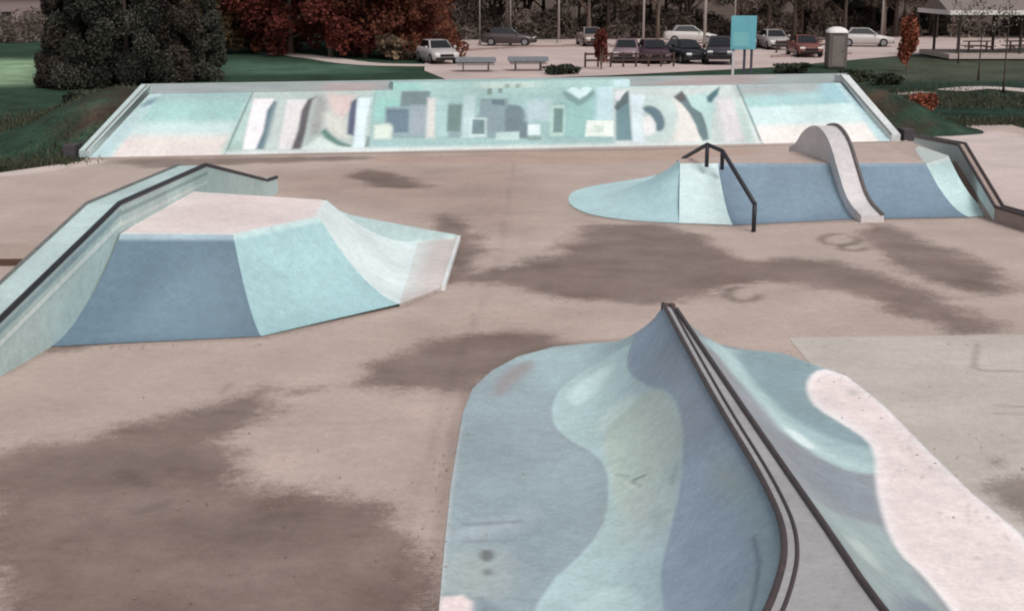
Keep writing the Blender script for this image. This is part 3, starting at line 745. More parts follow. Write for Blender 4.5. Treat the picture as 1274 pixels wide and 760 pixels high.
left_layers = [
    ([(560, 780), (565, 560), (590, 480), (680, 432), (790, 420), (800, 500), (720, 560), (640, 600), (620, 780)], (150, 171, 178), .8, .8, 1),
    ([(600, 620), (650, 600), (745, 600), (745, 650), (700, 700), (650, 760), (580, 780)], (140, 160, 170), .8, .8, 1),
    ([(640, 445), (700, 430), (782, 424), (786, 440), (730, 465), (690, 490), (660, 470)], (164, 196, 198), .4, .8, 1),
    ([(612, 490), (622, 468), (645, 452), (664, 448), (662, 460), (640, 476), (625, 492)], (158, 148, 148), .12, .8, 1),
    ([(557, 655), (640, 640), (664, 628), (664, 650), (620, 668), (556, 675)], (176, 192, 198), .2, .6, 1),
    ([(548, 740), (552, 690), (600, 680), (640, 690), (630, 745), (585, 750)], (172, 184, 180), .3, .7, 1),
    ([(686, 515), (690, 492), (712, 470), (745, 450), (772, 434), (790, 426), (800, 470), (838, 484), (850, 520), (852, 560), (845, 615), (832, 680), (822, 720), (838, 790), (650, 790), (680, 728), (722, 690), (748, 660), (758, 620), (756, 585), (738, 562), (706, 546), (690, 530)], (172, 203, 204), .022, 1, 1),
    ([(705, 488), (740, 462), (765, 450), (755, 472), (728, 500), (712, 505)], (196, 226, 224), .08, .9, 1),
    ([(738, 534), (752, 512), (780, 492), (796, 494), (770, 520), (750, 540)], (192, 216, 211), .06, .8, 1),
    ([(752, 535), (775, 512), (800, 488), (824, 482), (842, 496), (850, 530), (850, 570), (842, 620), (832, 660), (795, 650), (766, 640), (760, 590), (750, 560)], (186, 200, 191), .05, .95, 1),
    ([(775, 620), (815, 612), (835, 650), (820, 680), (780, 680), (765, 650)], (182, 200, 194), .3, .7, 1),
    ([(700, 780), (725, 745), (760, 728), (800, 735), (800, 780)], (184, 216, 214), .06, .9, 1),
    (line_poly([(766, 590), (782, 592)], 2.5), (112, 124, 118), .03, .65, 0),
    (line_poly([(788, 597), (804, 590)], 4), (104, 116, 110), .03, .75, 0),
    (line_poly([(786, 598), (797, 605)], 3), (108, 118, 112), .03, .7, 0),
    (line_poly([(778, 600), (786, 606), (792, 604)], 2.5), (214, 222, 214), .03, .7, 0),
    ([(832, 600), (842, 575), (845, 580), (837, 604)], (118, 132, 128), .04, .55, 1),
    ([(806, 640), (818, 628), (826, 640), (815, 655)], (150, 166, 162), .1, .6, 1),
    ([(770, 660), (792, 648), (800, 662), (780, 672)], (186, 204, 198), .1, .6, 1),
    ([(826, 372), (812, 395), (796, 412), (783, 432), (779, 452), (784, 466), (802, 478), (830, 486), (844, 502), (851, 545), (848, 600), (836, 655), (822, 705), (822, 735), (832, 790), (1010, 790), (1010, 640), (960, 560), (880, 430), (840, 372)], DARK, .022, 1, 1),
    ([(800, 440), (850, 450), (900, 540), (890, 580), (850, 560), (840, 490)], (148, 162, 176), .6, .8, 1),
    ([(850, 560), (900, 580), (930, 660), (930, 790), (835, 790), (835, 690)], (140, 163, 186), .7, .8, 1),
    ([(884, 585), (906, 580), (948, 610), (975, 650), (990, 690), (985, 790), (930, 790), (944, 720), (940, 680), (922, 640)], (138, 164, 176), .10, 1, 1),
    ([(884, 575), (905, 575), (930, 600), (925, 620), (895, 605)], (150, 165, 160), .2, .7, 1),
    (line_poly([(938, 668), (945, 700), (940, 735), (930, 775)], 2.4), (70, 92, 112), .04, .8, 0),
    (line_poly([(545, 790), (550, 690), (562, 590), (571, 530)], 5), (214, 212, 210), .06, .7, 0),
    ([(540, 790), (543, 742), (575, 740), (588, 748), (585, 790)], (240, 222, 220), .05, 1, 0),
    ([(598, 684), (612, 684), (616, 694), (604, 700), (596, 694)], (92, 90, 92), .05, .7, 1),
    ([(600, 708), (612, 706), (614, 714), (602, 716)], (100, 100, 100), .05, .6, 1),
    ([(575, 650), (650, 646), (650, 650), (575, 655)], (130, 146, 152), .05, .7, 0),
    ([(575, 672), (640, 670), (640, 673), (575, 676)], (136, 150, 154), .05, .6, 0),
    ([(590, 745), (606, 742), (625, 770), (600, 780)], (120, 134, 148), .1, .7, 1),
]
paint_piece(0, (152, 174, 180), left_layers)
right_layers = [
    ([(900, 470), (930, 480), (1000, 560), (1090, 600), (1104, 655), (1040, 650), (980, 600), (930, 530)], (150, 156, 164), .3, .9, 1),
    ([(985, 560), (1090, 590), (1105, 655), (1060, 645), (1015, 610)], (142, 152, 164), .3, .8, 1),
    ([(868, 420), (905, 427), (985, 438), (1060, 463), (1005, 470), (1008, 505), (1085, 545), (1100, 585), (1060, 590), (1010, 560), (950, 505), (905, 450), (880, 430)], (160, 192, 194), .08, 1, 1),
    ([(905, 432), (980, 440), (1030, 458), (1004, 480), (1012, 505), (1086, 548), (1090, 560), (1040, 548), (985, 520), (945, 482)], (134, 164, 172), .12, .95, 1),
    (line_poly([(888, 428), (925, 470), (975, 530), (1025, 565), (1095, 586)], 12), (178, 208, 208), .15, .9, 0),
    ([(975, 530), (995, 538), (1018, 558), (1005, 558), (985, 544)], (218, 236, 234), .08, .9, 1),
    ([(1000, 610), (1030, 635), (1105, 655), (1130, 700), (1190, 790), (1120, 790), (1075, 715)], (156, 176, 176), .15, 1, 1),
    ([(1048, 665), (1070, 672), (1100, 706), (1085, 706)], (186, 202, 196), .1, .8, 1),
    ([(1110, 745), (1140, 738), (1200, 790), (1120, 790)], (128, 142, 156), .12, .9, 1),
    ([(1005, 470), (1020, 458), (1050, 462), (1075, 478), (1120, 522), (1180, 582), (1300, 690), (1330, 800), (1215, 800), (1150, 716), (1118, 688), (1100, 650), (1090, 605), (1089, 566), (1080, 548), (1050, 528), (1016, 508), (1004, 490)], (242, 234, 233), .05, 1, 1),
    ([(1011, 474), (1023, 464), (1048, 468), (1075, 486), (1118, 528), (1180, 592), (1290, 690), (1330, 800), (1225, 800), (1160, 716), (1126, 690), (1108, 650), (1097, 600), (1097, 566), (1086, 544), (1055, 522), (1020, 502), (1009, 488)], (233, 218, 215), .12, 1, 1),
    ([(1054, 486), (1062, 484), (1070, 492), (1060, 492)], (190, 182, 172), .08, .7, 1),
]
for _ in range(34):
    x = random.uniform(1110, 1270); y = x-630+random.uniform(20, 110); w = random.uniform(1.2, 3)
    if y < 775: right_layers.append(([(x, y), (x+w, y-1), (x+w*1.5, y+w*.6), (x+w*.4, y+w)], (176, 160, 152), .04, .6, 0))
paint_piece(1, (150, 154, 158), right_layers)
paint_piece(2, (142, 162, 180), [([(782, 428), (800, 424), (806, 412), (796, 404)], (140, 160, 168), .1, .7, 0)])
# deck wedge between the lips
nD = 160
def rs2(q, n):
    q = [np.array(x, float) for x in q]; dl = np.r_[0, np.cumsum([np.linalg.norm(b-a) for a, b in zip(q[:-1], q[1:])])]
    t = np.linspace(0, dl[-1], n); return np.stack([np.interp(t, dl, [x[i] for x in q]) for i in range(3)], 1)
Ld, Rd = rs2(Lc, nD), rs2(Rc, nD)
V = np.stack([Ld, Ld*.75+Rd*.25, Ld*.5+Rd*.5, Ld*.25+Rd*.75, Rd], 1).reshape(-1, 3)
Cdk = np.tile(L((170, 167, 168)), (len(V), 1))
np_obj('deck', V, grid_faces(nD, 5), M_PAINT, spine, False, Cdk)['label'] = 'narrow bare grey strip widening towards the viewer'
dz = Vector((0, 0, .014))
def offs(curve, d):
    out = []
    for i, p in enumerate(curve):
        t = Vector(curve[min(i+1, len(curve)-1)])-Vector(curve[max(i-1, 0)]); t.z = 0; t.normalize()
        out.append(Vector(p)+Vector((-t.y, t.x, 0))*d+dz)
    return out
mb = MB(); mb.tube(offs(Lc, -.01), .030, 8); mb.build('coping', M_STEEL, spine, True)
mb = MB(); mb.tube(offs(Rc, .01), .030, 8); mb.build('coping', M_STEEL, spine, True)
mb = MB(); mb.tube([p-Vector((0, 0, .012)) for p in offs(Lc, .095)], .018, 6); mb.build('coping', M_STEEL, spine, True)
mb = MB(); mb.box(((tip.x+tipr.x)/2, tip.y+.03, HS-.045), (.20, .08, .12)); mb.build('end_cap', plain('cap_brown', (96, 70, 66), .7), spine, bevel=.02)

# ==================================================================== LAWN AND BEYOND
def grass_mat():
    m, nt, b = nodes('lawn_grass'); p = geo_pos(nt)
    a = nt.nodes.new('ShaderNodeAttribute'); a.attribute_name = 'paint'
    f = mrange(nt, noise(nt, .35, 6, .7, p), .3, .7, .6, 1.35)
    f2 = mrange(nt, noise(nt, 7, 5, .75, p), .3, .7, .6, 1.4)
    f = math_n(nt, 'MULTIPLY', f, f2)
    v = nt.nodes.new('ShaderNodeCombineColor')
    for i in range(3): nt.links.new(f, v.inputs[i])
    nt.links.new(mix(nt, 1.0, a.outputs['Color'], v.outputs[0], 'MULTIPLY'), b.inputs['Base Color'])
    b.inputs['Roughness'].default_value = .9; b.inputs['Specular IOR Level'].default_value = .1
    bump(nt, b, noise(nt, 12, 5, .7, p), .8, .08)
    return m
M_GRASS = grass_mat()
mid = (TL+TR)/2; ux = (TR-TL); ux.z = 0; UWT = ux.length; ux.normalize(); bn = nrm_back.copy()
def axis(a, b, s, fine0, fine1, sf):
    q = [a]
    while q[-1] < b:
        x = q[-1]; q.append(x+(sf if fine0 <= x < fine1 else s))
    return np.array(q)
gx = np.r_[-900, -500, -300, -180, axis(-110, 110, 3, -34, 34, .5), 180, 300, 500, 900]
gy = np.r_[-120, -60, -30, -10, axis(2, 170, 2.5, 30, 90, .5), 200, 260, 360, 500, 800, 1400, 2400]
GX, GY = [a.ravel() for a in np.meshgrid(gx, gy, indexing='ij')]
du = (GX-mid.x)*ux.x+(GY-mid.y)*ux.y; dv_ = (GX-mid.x)*bn.x+(GY-mid.y)*bn.y
hw = UWT/2
over_u = np.clip(np.abs(du)-hw-1.3, 0, None)
side_h = np.clip((dv_+2.2)*.72-.5, 0, 1.62)
fall_u = sstep(1-over_u/5.0)
back_f = sstep(1-np.clip(dv_-DD-.4, 0, None)/8.0)
GZ = -.06+side_h*fall_u*back_f
inside = (np.abs(du) < hw+.3) & (dv_ < DD) & (dv_ > -3.5)
GZ = np.where(inside, -.1, GZ)
GZ = GZ+0*np.where(GY > 60, .25*np.sin(GX*.09)*np.sin(GY*.07)*sstep((GY-60)/30), 0)
CG = np.tile(L((52, 72, 58)), (len(GX), 1))
def G(poly, col, soft, a=1.0): lay(CG, GX, GY, [tuple(at(*p)[:2]) for p in poly], col, soft, a)
G([(-300, 110), (70, 104), (70, 74), (-300, 70)], (146, 172, 138), 2.5)  # lit lawn at far left, its brightness put into the grass colour
G([(270, 75), (470, 80), (470, 90), (270, 92)], (80, 106, 90), 2.0)
G([(1080, 100), (1400, 95), (1400, 150), (1160, 155)], (40, 60, 50), 3)
G([(1080, 68), (1500, 60), (1500, 98), (1080, 100)], (86, 88, 74), 4, .8)
soil = (np.abs(du) > hw-.5) & (np.abs(du) < hw+7) & (dv_ < 7) & (dv_ > -5)
sw = sstep(.80-(np.abs(du)-hw-.5)/3.5+rng.normal(0, .40, len(GX)))[:, None]
CG = np.where(soil[:, None], L((70, 57, 49))*sw+CG*(1-sw), CG)
blot = rng.normal(0, 1, len(GX)); near = (GY < 62) & (GY > 38)
CG[near] *= np.clip(1+.22*blot[near], .5, 1.6)[:, None]
CG[GY > 126] = L((92, 78, 69))
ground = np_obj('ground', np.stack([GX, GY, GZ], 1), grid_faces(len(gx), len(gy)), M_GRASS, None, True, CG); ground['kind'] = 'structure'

def hz(x, y):
    du_ = (x-mid.x)*ux.x+(y-mid.y)*ux.y; v_ = (x-mid.x)*bn.x+(y-mid.y)*bn.y
    ou = max(0, abs(du_)-hw-1.3)
    return -.06+min(1.62, max(0, (v_+2.2)*.72-.5))*float(sstep(1-ou/5.0))*float(sstep(1-max(0, v_-DD-.4)/8.0))
def sheet(name, px_poly, z, col, mat=None, world=None):
    pts = world or [at(*p, z) for p in px_poly]
    mb = MB(); mb.add([(p[0], p[1], z) for p in pts], [tuple(range(len(pts)))])
    o = mb.build(name, mat or plain('mat_'+name, col, .9, .12, .35), None); o['kind'] = 'structure'
    # dense enough for even shading; faces up
    return o
LOTZ = -.03
M_LOT = plain('lot_asphalt', (196, 176, 170), .9, .22, .22)
lot = sheet('parking_lot', [(528, 88), (560, 101), (760, 94), (960, 84), (1180, 64), (1420, 52), (1420, 43), (960, 47), (560, 50), (530, 60)], LOTZ, None, M_LOT)
pathm = plain('path_concrete', (196, 182, 174), .9, .10, .3)
def path(name, pts, w, z):
    P = [np.array(at(*p, z)[:2]) for p in pts]; q = line_poly([tuple(v) for v in resample(curve_pts(P, 2), .4)], w)
    mb = MB(); n = len(q)//2
    mb.add([(a[0], a[1], hz(*a)+.035) for a in q], [(i, i+1, 2*n-2-i, 2*n-1-i) for i in range(n-1)])
    o = mb.build(name, pathm); o['kind'] = 'structure'; return o
path('path', [(330, 65), (390, 70), (450, 80), (535, 81)], 2.2, 0)
path('path', [(1180, 112), (1230, 107), (1330, 118)], 1.6, 0)
path('path', [(1062, 97), (1110, 99), (1160, 96)], 1.0, .7)
path('path', [(960, 66), (1080, 60), (1250, 66)], 2.0, 0)
# kerb stones and stall lines in the lot
mk = plain('kerb_stone', (150, 128, 122), .9, .12, 1)
for pts in ([(548, 66), (640, 60), (760, 57)], [(700, 58), (830, 58), (960, 60)], [(960, 72), (1060, 68)]):
    P = [at(*p, LOTZ) for p in pts]; mb = MB()
    for a, b in zip(P[:-1], P[1:]): mb.prism([a, a+Vector((0, .35, 0)), a+Vector((0, .35, .14)), a+Vector((0, 0, .14))], b-a)
    o = mb.build('kerb', mk); o['kind'] = 'structure'

# ragged grass along the edges of the lawn: one uncountable mass
tx = []; random.seed(3)
def tufts(px0, py0, px1, py1, n, spread):
    a, b = at(px0, py0), at(px1, py1)
    t = rng.random(n); x = a.x+(b.x-a.x)*t+rng.normal(0, spread, n); y = a.y+(b.y-a.y)*t+np.abs(rng.normal(0, spread*2.5, n))
    return np.stack([x, y], 1)
TP = np.concatenate([tufts(-40, 213, 74, 204, 5000, .4), tufts(1122, 160, 1330, 153, 6000, .5), tufts(1080, 130, 1330, 135, 7000, 2.2), tufts(-30, 170, 120, 150, 7000, 1.6)])
TZ = np.array([hz(*q) for q in TP]); m_ = np.array([not (abs((q[0]-mid.x)*ux.x+(q[1]-mid.y)*ux.y) < hw+.9) for q in TP]); TP, TZ = TP[m_], TZ[m_]
n_ = len(TP); an = rng.uniform(0, 6.28, n_); hh = rng.uniform(.05, .2, n_); dx = np.cos(an)*.03; dy = np.sin(an)*.03
lx, ly = rng.normal(0, .06, n_), rng.normal(0, .06, n_)
Vg = np.stack([np.stack([TP[:, 0]-dx, TP[:, 1]-dy, TZ], 1), np.stack([TP[:, 0]+dx, TP[:, 1]+dy, TZ], 1), np.stack([TP[:, 0]+lx, TP[:, 1]+ly, TZ+hh], 1)], 1).reshape(-1, 3)
tag(np_obj('grass', Vg, np.arange(3*n_).reshape(-1, 3), foliage('grass_blades', (44, 56, 46), (92, 88, 68)), None, scal={'tint': np.repeat(rng.random(n_), 3)}), 'ragged grass and weeds along the lawn edges', 'grass', kind='stuff')

# fallen leaves and grit blown on to the concrete: one uncountable mass
n_ = 1500; ll = []
for (px0, py0, px1, py1), k, sp in (((60, 434, 325, 423), 70, .15), ((330, 420, 550, 362), 90, .15), ((535, 700, 562, 520), 40, .10), ((845, 283, 1230, 275), 120, .18), ((110, 205, 1100, 182), 160, .3), ((700, 330, 1200, 370), 180, 1.4), ((60, 620, 500, 640), 110, 1.6), ((100, 300, 1200, 420), 260, 3.5), ((1000, 430, 1270, 600), 90, 1.0)):
    a, b = at(px0, py0), at(px1, py1); t = rng.random(k)
    ll.append(np.stack([a.x+(b.x-a.x)*t+rng.normal(0, sp, k), a.y+(b.y-a.y)*t-np.abs(rng.normal(0, sp, k))*(1 if sp < .5 else np.sign(rng.normal(size=k)))], 1))
LP = np.concatenate(ll)
n_ = len(LP); an = rng.uniform(0, 6.28, n_); sz = rng.uniform(.008, .024, n_); ca_, sa_ = np.cos(an)*sz, np.sin(an)*sz; zz = .012+rng.uniform(0, .012, (n_, 4))
Vl = np.stack([np.stack([LP[:, 0]+ca_, LP[:, 1]+sa_, zz[:, 0]], 1), np.stack([LP[:, 0]-sa_*.6, LP[:, 1]+ca_*.6, zz[:, 1]], 1), np.stack([LP[:, 0]-ca_, LP[:, 1]-sa_, zz[:, 2]], 1), np.stack([LP[:, 0]+sa_*.6, LP[:, 1]-ca_*.6, zz[:, 3]], 1)], 1).reshape(-1, 3)
tag(np_obj('leaf_litter', Vl, np.arange(4*n_).reshape(-1, 4), foliage('fallen_leaves', (112, 90, 76), (170, 144, 122)), None, scal={'tint': np.repeat(rng.random(n_), 4)}), 'small fallen leaves scattered over the concrete', 'leaf litter', kind='stuff')

# ------------------------------------------------------------------ trees
def leaf_cloud(blobs, n, size, flat=1.0, zmin=.05, elong=1.0):
    """leaf-sized quads scattered through ellipsoid clumps: (c, r, tint)"""
    w = np.array([b[1][0]*b[1][1]*b[1][2] for b in blobs])**.7; w /= w.sum()
    k = rng.choice(len(blobs), n, p=w)
    c = np.array([b[0] for b in blobs])[k]; r = np.array([b[1] for b in blobs])[k]; tn = np.array([b[2] for b in blobs])[k]
    d = rng.normal(size=(n, 3)); d /= np.linalg.norm(d, axis=1)[:, None]
    rad = rng.uniform(.25, 1.0, n)**.45
    P = c+d*r*rad[:, None]*rng.uniform(.9, 1.12, (n, 1)); P[:, 2] = np.maximum(P[:, 2], zmin)
    a = rng.normal(size=(n, 3)); a /= np.linalg.norm(a, axis=1)[:, None]; a[:, 2] *= flat
    b = np.cross(a, rng.normal(size=(n, 3))); b /= np.linalg.norm(b, axis=1)[:, None]+1e-9
    s = size*rng.uniform(.6, 1.3, (n, 1))
    a = a*s*elong; b = b*s
    V = np.stack([P-a-b*.3, P+b, P+a+b*.2, P-b*.8], 1).reshape(-1, 3)
    Fc = np.arange(4*n).reshape(-1, 4)
    t = np.clip(tn+rng.normal(0, .16, n), 0, 1)
    return V, Fc, np.repeat(t, 4)
def limbs(mb, base, h, r, nb, spread, lo=.25, n=7, up=.5):
    """tapered trunk with limbs; returns limb tips"""
    bx, by, bz = base; tips = []; pts = []
    for i in range(6):
        t = i/5; pts.append((bx+random.uniform(-.12, .12)*h*.08*t, by+random.uniform(-.12, .12)*h*.08*t, bz+h*t))
    mb.tube(pts, [r*(1-.8*i/5)*(1.35 if i == 0 else 1) for i in range(6)], n)
    for k in range(nb):
        t = lo+(1-lo)*(k+random.random()*.6)/nb; a = random.uniform(0, 2*math.pi); i = min(4, int(t*5)); f = t*5-i
        p = Vector(pts[i]).lerp(Vector(pts[i+1]), f); l = spread*(1.15-t*.75)*random.uniform(.7, 1.2)
        q = p+Vector((math.cos(a)*l*.5, math.sin(a)*l*.5, l*up*.55)); e_ = p+Vector((math.cos(a+random.uniform(-.4, .4))*l, math.sin(a+.2)*l, l*up*random.uniform(.8, 1.5)))
        rr = r*(1-.75*t)*.5
        mb.tube([p, q, e_], [rr, rr*.6, rr*.15], 5); tips.append(e_); tips.append(q.lerp(e_, .5))
        for _ in range(2):
            z = q.lerp(e_, random.uniform(0, .8)); dd = Vector((random.uniform(-1, 1), random.uniform(-1, 1), random.uniform(0, 1.2)))*l*.4
            mb.tube([z, z+dd], [rr*.4, rr*.08], 4); tips.append(z+dd)
    return tips
M_BARK = plain('bark', (122, 106, 96), .9, .25, 3)
M_BARKD = plain('dark_bark', (82, 70, 64), .9, .25, 3)
def tree(name, loc, h, rad, kind, mat, bark, n, size, label, cat='tree', group=None, lo=.2, rz=0, seed=0):
    random.seed(seed)
    root = empty(name, loc, rz, label=label, cat=cat, group=group)
    mb = MB(); tips = limbs(mb, (0, 0, -.2), h*.9, .010*h+.03, 16 if kind != 'cone' else 10, rad*.85, lo=lo)
    mb.build('trunk', bark, root, True)
    blobs = []
    if kind == 'cone':
        for i in range(110):
            t = random.random(); a = random.uniform(0, 6.28); rr = rad*(1.02-t)**.7*random.uniform(.45, 1.12)
            blobs.append(((math.cos(a)*rr*.75, math.sin(a)*rr*.75, h*(.03+.95*t)), (rad*.24*(1.2-t), rad*.24*(1.2-t), h*.06), random.uniform(.05, .95)))
    else:
        for tpt in tips:
            s = rad*random.uniform(.2, .38); blobs.append((tuple(tpt), (s, s, s*random.uniform(.6, .9)), random.uniform(.05, .95)))
    if kind == 'round':
        for _ in range(26):
            a = random.uniform(0, 6.28); q = rad*random.uniform(.2, .95); s_ = random.uniform(.35, .9)
            blobs.append(((math.cos(a)*q, math.sin(a)*q, random.uniform(.4, 3.6)), (s_*1.2, s_*1.2, s_), random.uniform(0, .7)))
    V, Fc, t = leaf_cloud(blobs, n, size, zmin=.02)
    np_obj('crown', V, Fc, mat, root, False, scal={'tint': t})
    return root
F_EVER = foliage('evergreen_leaves', (44, 44, 39), (84, 82, 73))
F_EVER2 = foliage('evergreen_brownish', (44, 37, 34), (82, 72, 64))
F_RED = foliage('red_leaves', (80, 37, 32), (114, 56, 46))
F_RUST = foliage('rust_leaves', (82, 46, 36), (122, 74, 54))
F_OCHRE = foliage('ochre_leaves', (90, 72, 50), (138, 114, 82))
F_TWIG = foliage('bare_twigs', (84, 73, 67), (142, 128, 118))
F_SHRUB = foliage('dry_shrub_leaves', (86, 70, 58), (150, 126, 104))
F_ORANGE = foliage('orange_leaves', (110, 58, 44), (160, 94, 72))
F_DKGREEN = foliage('dark_shrub_leaves', (38, 44, 36), (70, 76, 60))

def gz(px, py):
    q = at(px, py); return Vector((q.x, q.y, hz(q.x, q.y)))
# evergreen clump, left of the bank
ev = [(86, 107, 9.5, 1.7, 'cone', F_EVER2, 'dark brownish evergreen, leftmost of the clump behind the bank'),
      (118, 108, 11, 2.4, 'cone', F_EVER, 'tall dark evergreen with a broad skirt, second from the left in the clump'),
      (160, 106, 12, 2.7, 'cone', F_EVER, 'tallest dark green evergreen in the middle of the clump'),
      (205, 103, 10, 2.5, 'cone', F_EVER2, 'brownish evergreen right of the tallest one in the clump'),
      (246, 98, 8, 2.0, 'cone', F_EVER, 'smaller blackish evergreen at the right end of the clump beside the red trees'),
      (108, 96, 12, 2.3, 'cone', F_EVER, 'dark evergreen standing behind the left half of the clump'),
      (185, 93, 13, 3.0, 'cone', F_EVER2, 'tall brown-green evergreen standing behind the middle of the clump')]
for i, (px, py, h, r, kd, mt, lab) in enumerate(ev):
    tree('evergreen_tree', gz(px, py), h, r, kd, mt, M_BARKD, 48000, .062, lab, group='evergreen clump left of the bank', lo=.1, seed=20+i, rz=i)
# autumn trees
au = [(272, 66, 13, 4.2, F_OCHRE, 'ochre yellow autumn tree at the left end of the row behind the lawn'),
      (318, 64, 14, 4.0, F_RUST, 'rust brown autumn tree beside the ochre one'),
      (362, 66, 15, 4.4, F_RED, 'dark red autumn tree behind the start of the curved path'),
      (412, 70, 14, 4.2, F_RED, 'deep red autumn tree in the middle of the red row'),
      (455, 71, 13, 4.0, F_RED, 'deep red autumn tree behind the pale dry shrub'),
      (508, 71, 13, 4.2, F_RUST, 'orange rust autumn tree at the right end of the row'),
      (340, 58, 16, 5.0, F_RED, 'red autumn tree in the second row behind the rust one'),
      (430, 58, 16, 5.0, F_RED, 'red autumn tree in the second row, behind the middle of the front row'),
      (485, 60, 16, 5.0, F_RUST, 'rust autumn tree in the second row near the right end')]
for i, (px, py, h, r, mt, lab) in enumerate(au):
    tree('autumn_tree', gz(px, py), h, r, 'round', mt, M_BARK, 26000, .13, lab, group='autumn trees behind the lawn', lo=.07, seed=50+i)
def shrub(loc, w, h, mat, label, n=2500, size=.09, seed=0, name='shrub', tall=False):
    random.seed(seed); root = empty(name, loc, label=label, cat='shrub')
    mb = MB()
    for k in range(6):
        a = k*1.05; mb.tube([(0, 0, -.1), (math.cos(a)*w*.2, math.sin(a)*w*.2, h*.5), (math.cos(a)*w*.35, math.sin(a)*w*.35, h*.85)], [.03, .02, .006], 4)
    mb.build('stem', M_BARK, root)
    bl = [((random.uniform(-.3, .3)*w, random.uniform(-.3, .3)*w, h*random.uniform(.2, .8)), (w*.22, w*.22, h*.2), random.random()) for _ in range(14)]
    V, Fc, t = leaf_cloud(bl, n, size); np_obj('foliage', V, Fc, mat, root, scal={'tint': t}); return root
shrub(gz(492, 73), 3.6, 1.7, F_SHRUB, 'pale dry rounded shrub in front of the red trees', 3000, .14, 3)
shrub(gz(1128, 88), 1.15, 3.4, F_ORANGE, 'narrow orange red shrub by the car park road', 3500, .09, 4)
shrub(gz(1146, 156), 1.2, .75, F_ORANGE, 'small orange brown shrub on the soil beside the right end of the bank', 1200, .06, 5)
shrub(at(748, 86), .9, 2.6, F_RED, 'thin dark red sapling beside the parked purple car', 900, .10, 6)
for i, (px, py, w, lab) in enumerate(((1060, 100, 2.4, 'low dark green shrub behind the top right corner of the bank'), (1105, 104, 1.8, 'low dark shrub with brown tips right of the bank corner'), (106, 150, 1.4, 'low brown weedy shrub beside the left end of the bank'), (700, 92, 2.2, 'low dark shrub behind the bank, under the heart'), (985, 90, 2.8, 'wide low dark shrub behind the bank, near the grey portable toilet'))):
    shrub(gz(px, py), w, .6, F_DKGREEN, lab, 1600, .08, 30+i)

# bare woods beyond the lot
protos = []
for i in range(5):
    random.seed(80+i); root = empty('bare_tree', (0, 0, 0)); mb = MB()
    h = (13, 15, 12, 16, 14)[i]; tips = limbs(mb, (0, 0, -.2), h*.95, .2, 18, 3.4, lo=.16, n=6, up=.8)
    mb.build('trunk', (M_BARK, M_BARKD, M_BARKD, M_BARK, M_BARKD)[i], root, True)
    bl = [(tuple(t), (1.3, 1.3, 1.2), random.random()) for t in tips]
    V, Fc, t = leaf_cloud(bl, 13000, .045, elong=7.0); np_obj('crown', V, Fc, F_TWIG, root, scal={'tint': t})
    index_children(root); protos.append(root)
GRP = 'bare trees in the woods behind the car park'
spots = []
random.seed(5)
for row, (d0, n_, x0, x1) in enumerate(((127, 26, -9, 62), (134, 24, -14, 66), (143, 22, -60, 72), (155, 18, -70, 80))):
    for k in range(n_):
        spots.append((x0+(x1-x0)*(k+random.uniform(.1, .9))/n_, d0+random.uniform(-2.5, 2.5)))
first = {}
for i, (x, y) in enumerate(spots):
    pi = i % 5
    if pi not in first: o = protos[pi]; first[pi] = 1
    else: o = copy_tree(protos[pi])
    tag(o, 'bare brown tree standing in the woods beyond the car park', 'tree', GRP)
    s = random.uniform(.85, 1.2); o.location = (x, y, 0); o.rotation_euler = (0, 0, random.uniform(0, 6.28)); o.scale = (s, s, s)
# undergrowth along the edge of the woods: one uncountable mass
random.seed(9); bl = []
for k in range(260):
    x = random.uniform(-75, 80); y = (124.5 if -8 < x < 60 else 118)+random.uniform(0, 22); hh = random.uniform(.6, 2.2)
    bl.append(((x, y, hh*.5), (random.uniform(1, 2.4), random.uniform(1, 2), hh), random.random()))
V, Fc, t = leaf_cloud(bl, 120000, .06, elong=5.0)
tag(np_obj('undergrowth', V, Fc, F_TWIG, None, scal={'tint': t}), 'tangled brown undergrowth at the foot of the woods', 'undergrowth', kind='stuff')

# saplings on the right lawn
for px, py, h, lab in ((1248, 115, 4.6, 'slender dark bare sapling on the lawn, nearest the right edge'), (1217, 99, 4.2, 'slender dark bare sapling on the lawn in front of the pavilion'), (1192, 78, 3.6, 'thin dark trunk beside the left corner of the pavilion')):
    random.seed(int(px)); root = empty('sapling', gz(px, py), label=lab, cat='tree'); mb = MB()
    tips = limbs(mb, (0, 0, -.1), h, .055, 8, 1.0, lo=.5, n=6, up=1.0); mb.build('trunk', M_BARKD, root, True)
    V, Fc, t = leaf_cloud([(tuple(q), (.35, .35, .35), random.random()) for q in tips], 260, .06); np_obj('crown', V, Fc, F_TWIG, root, scal={'tint': t})

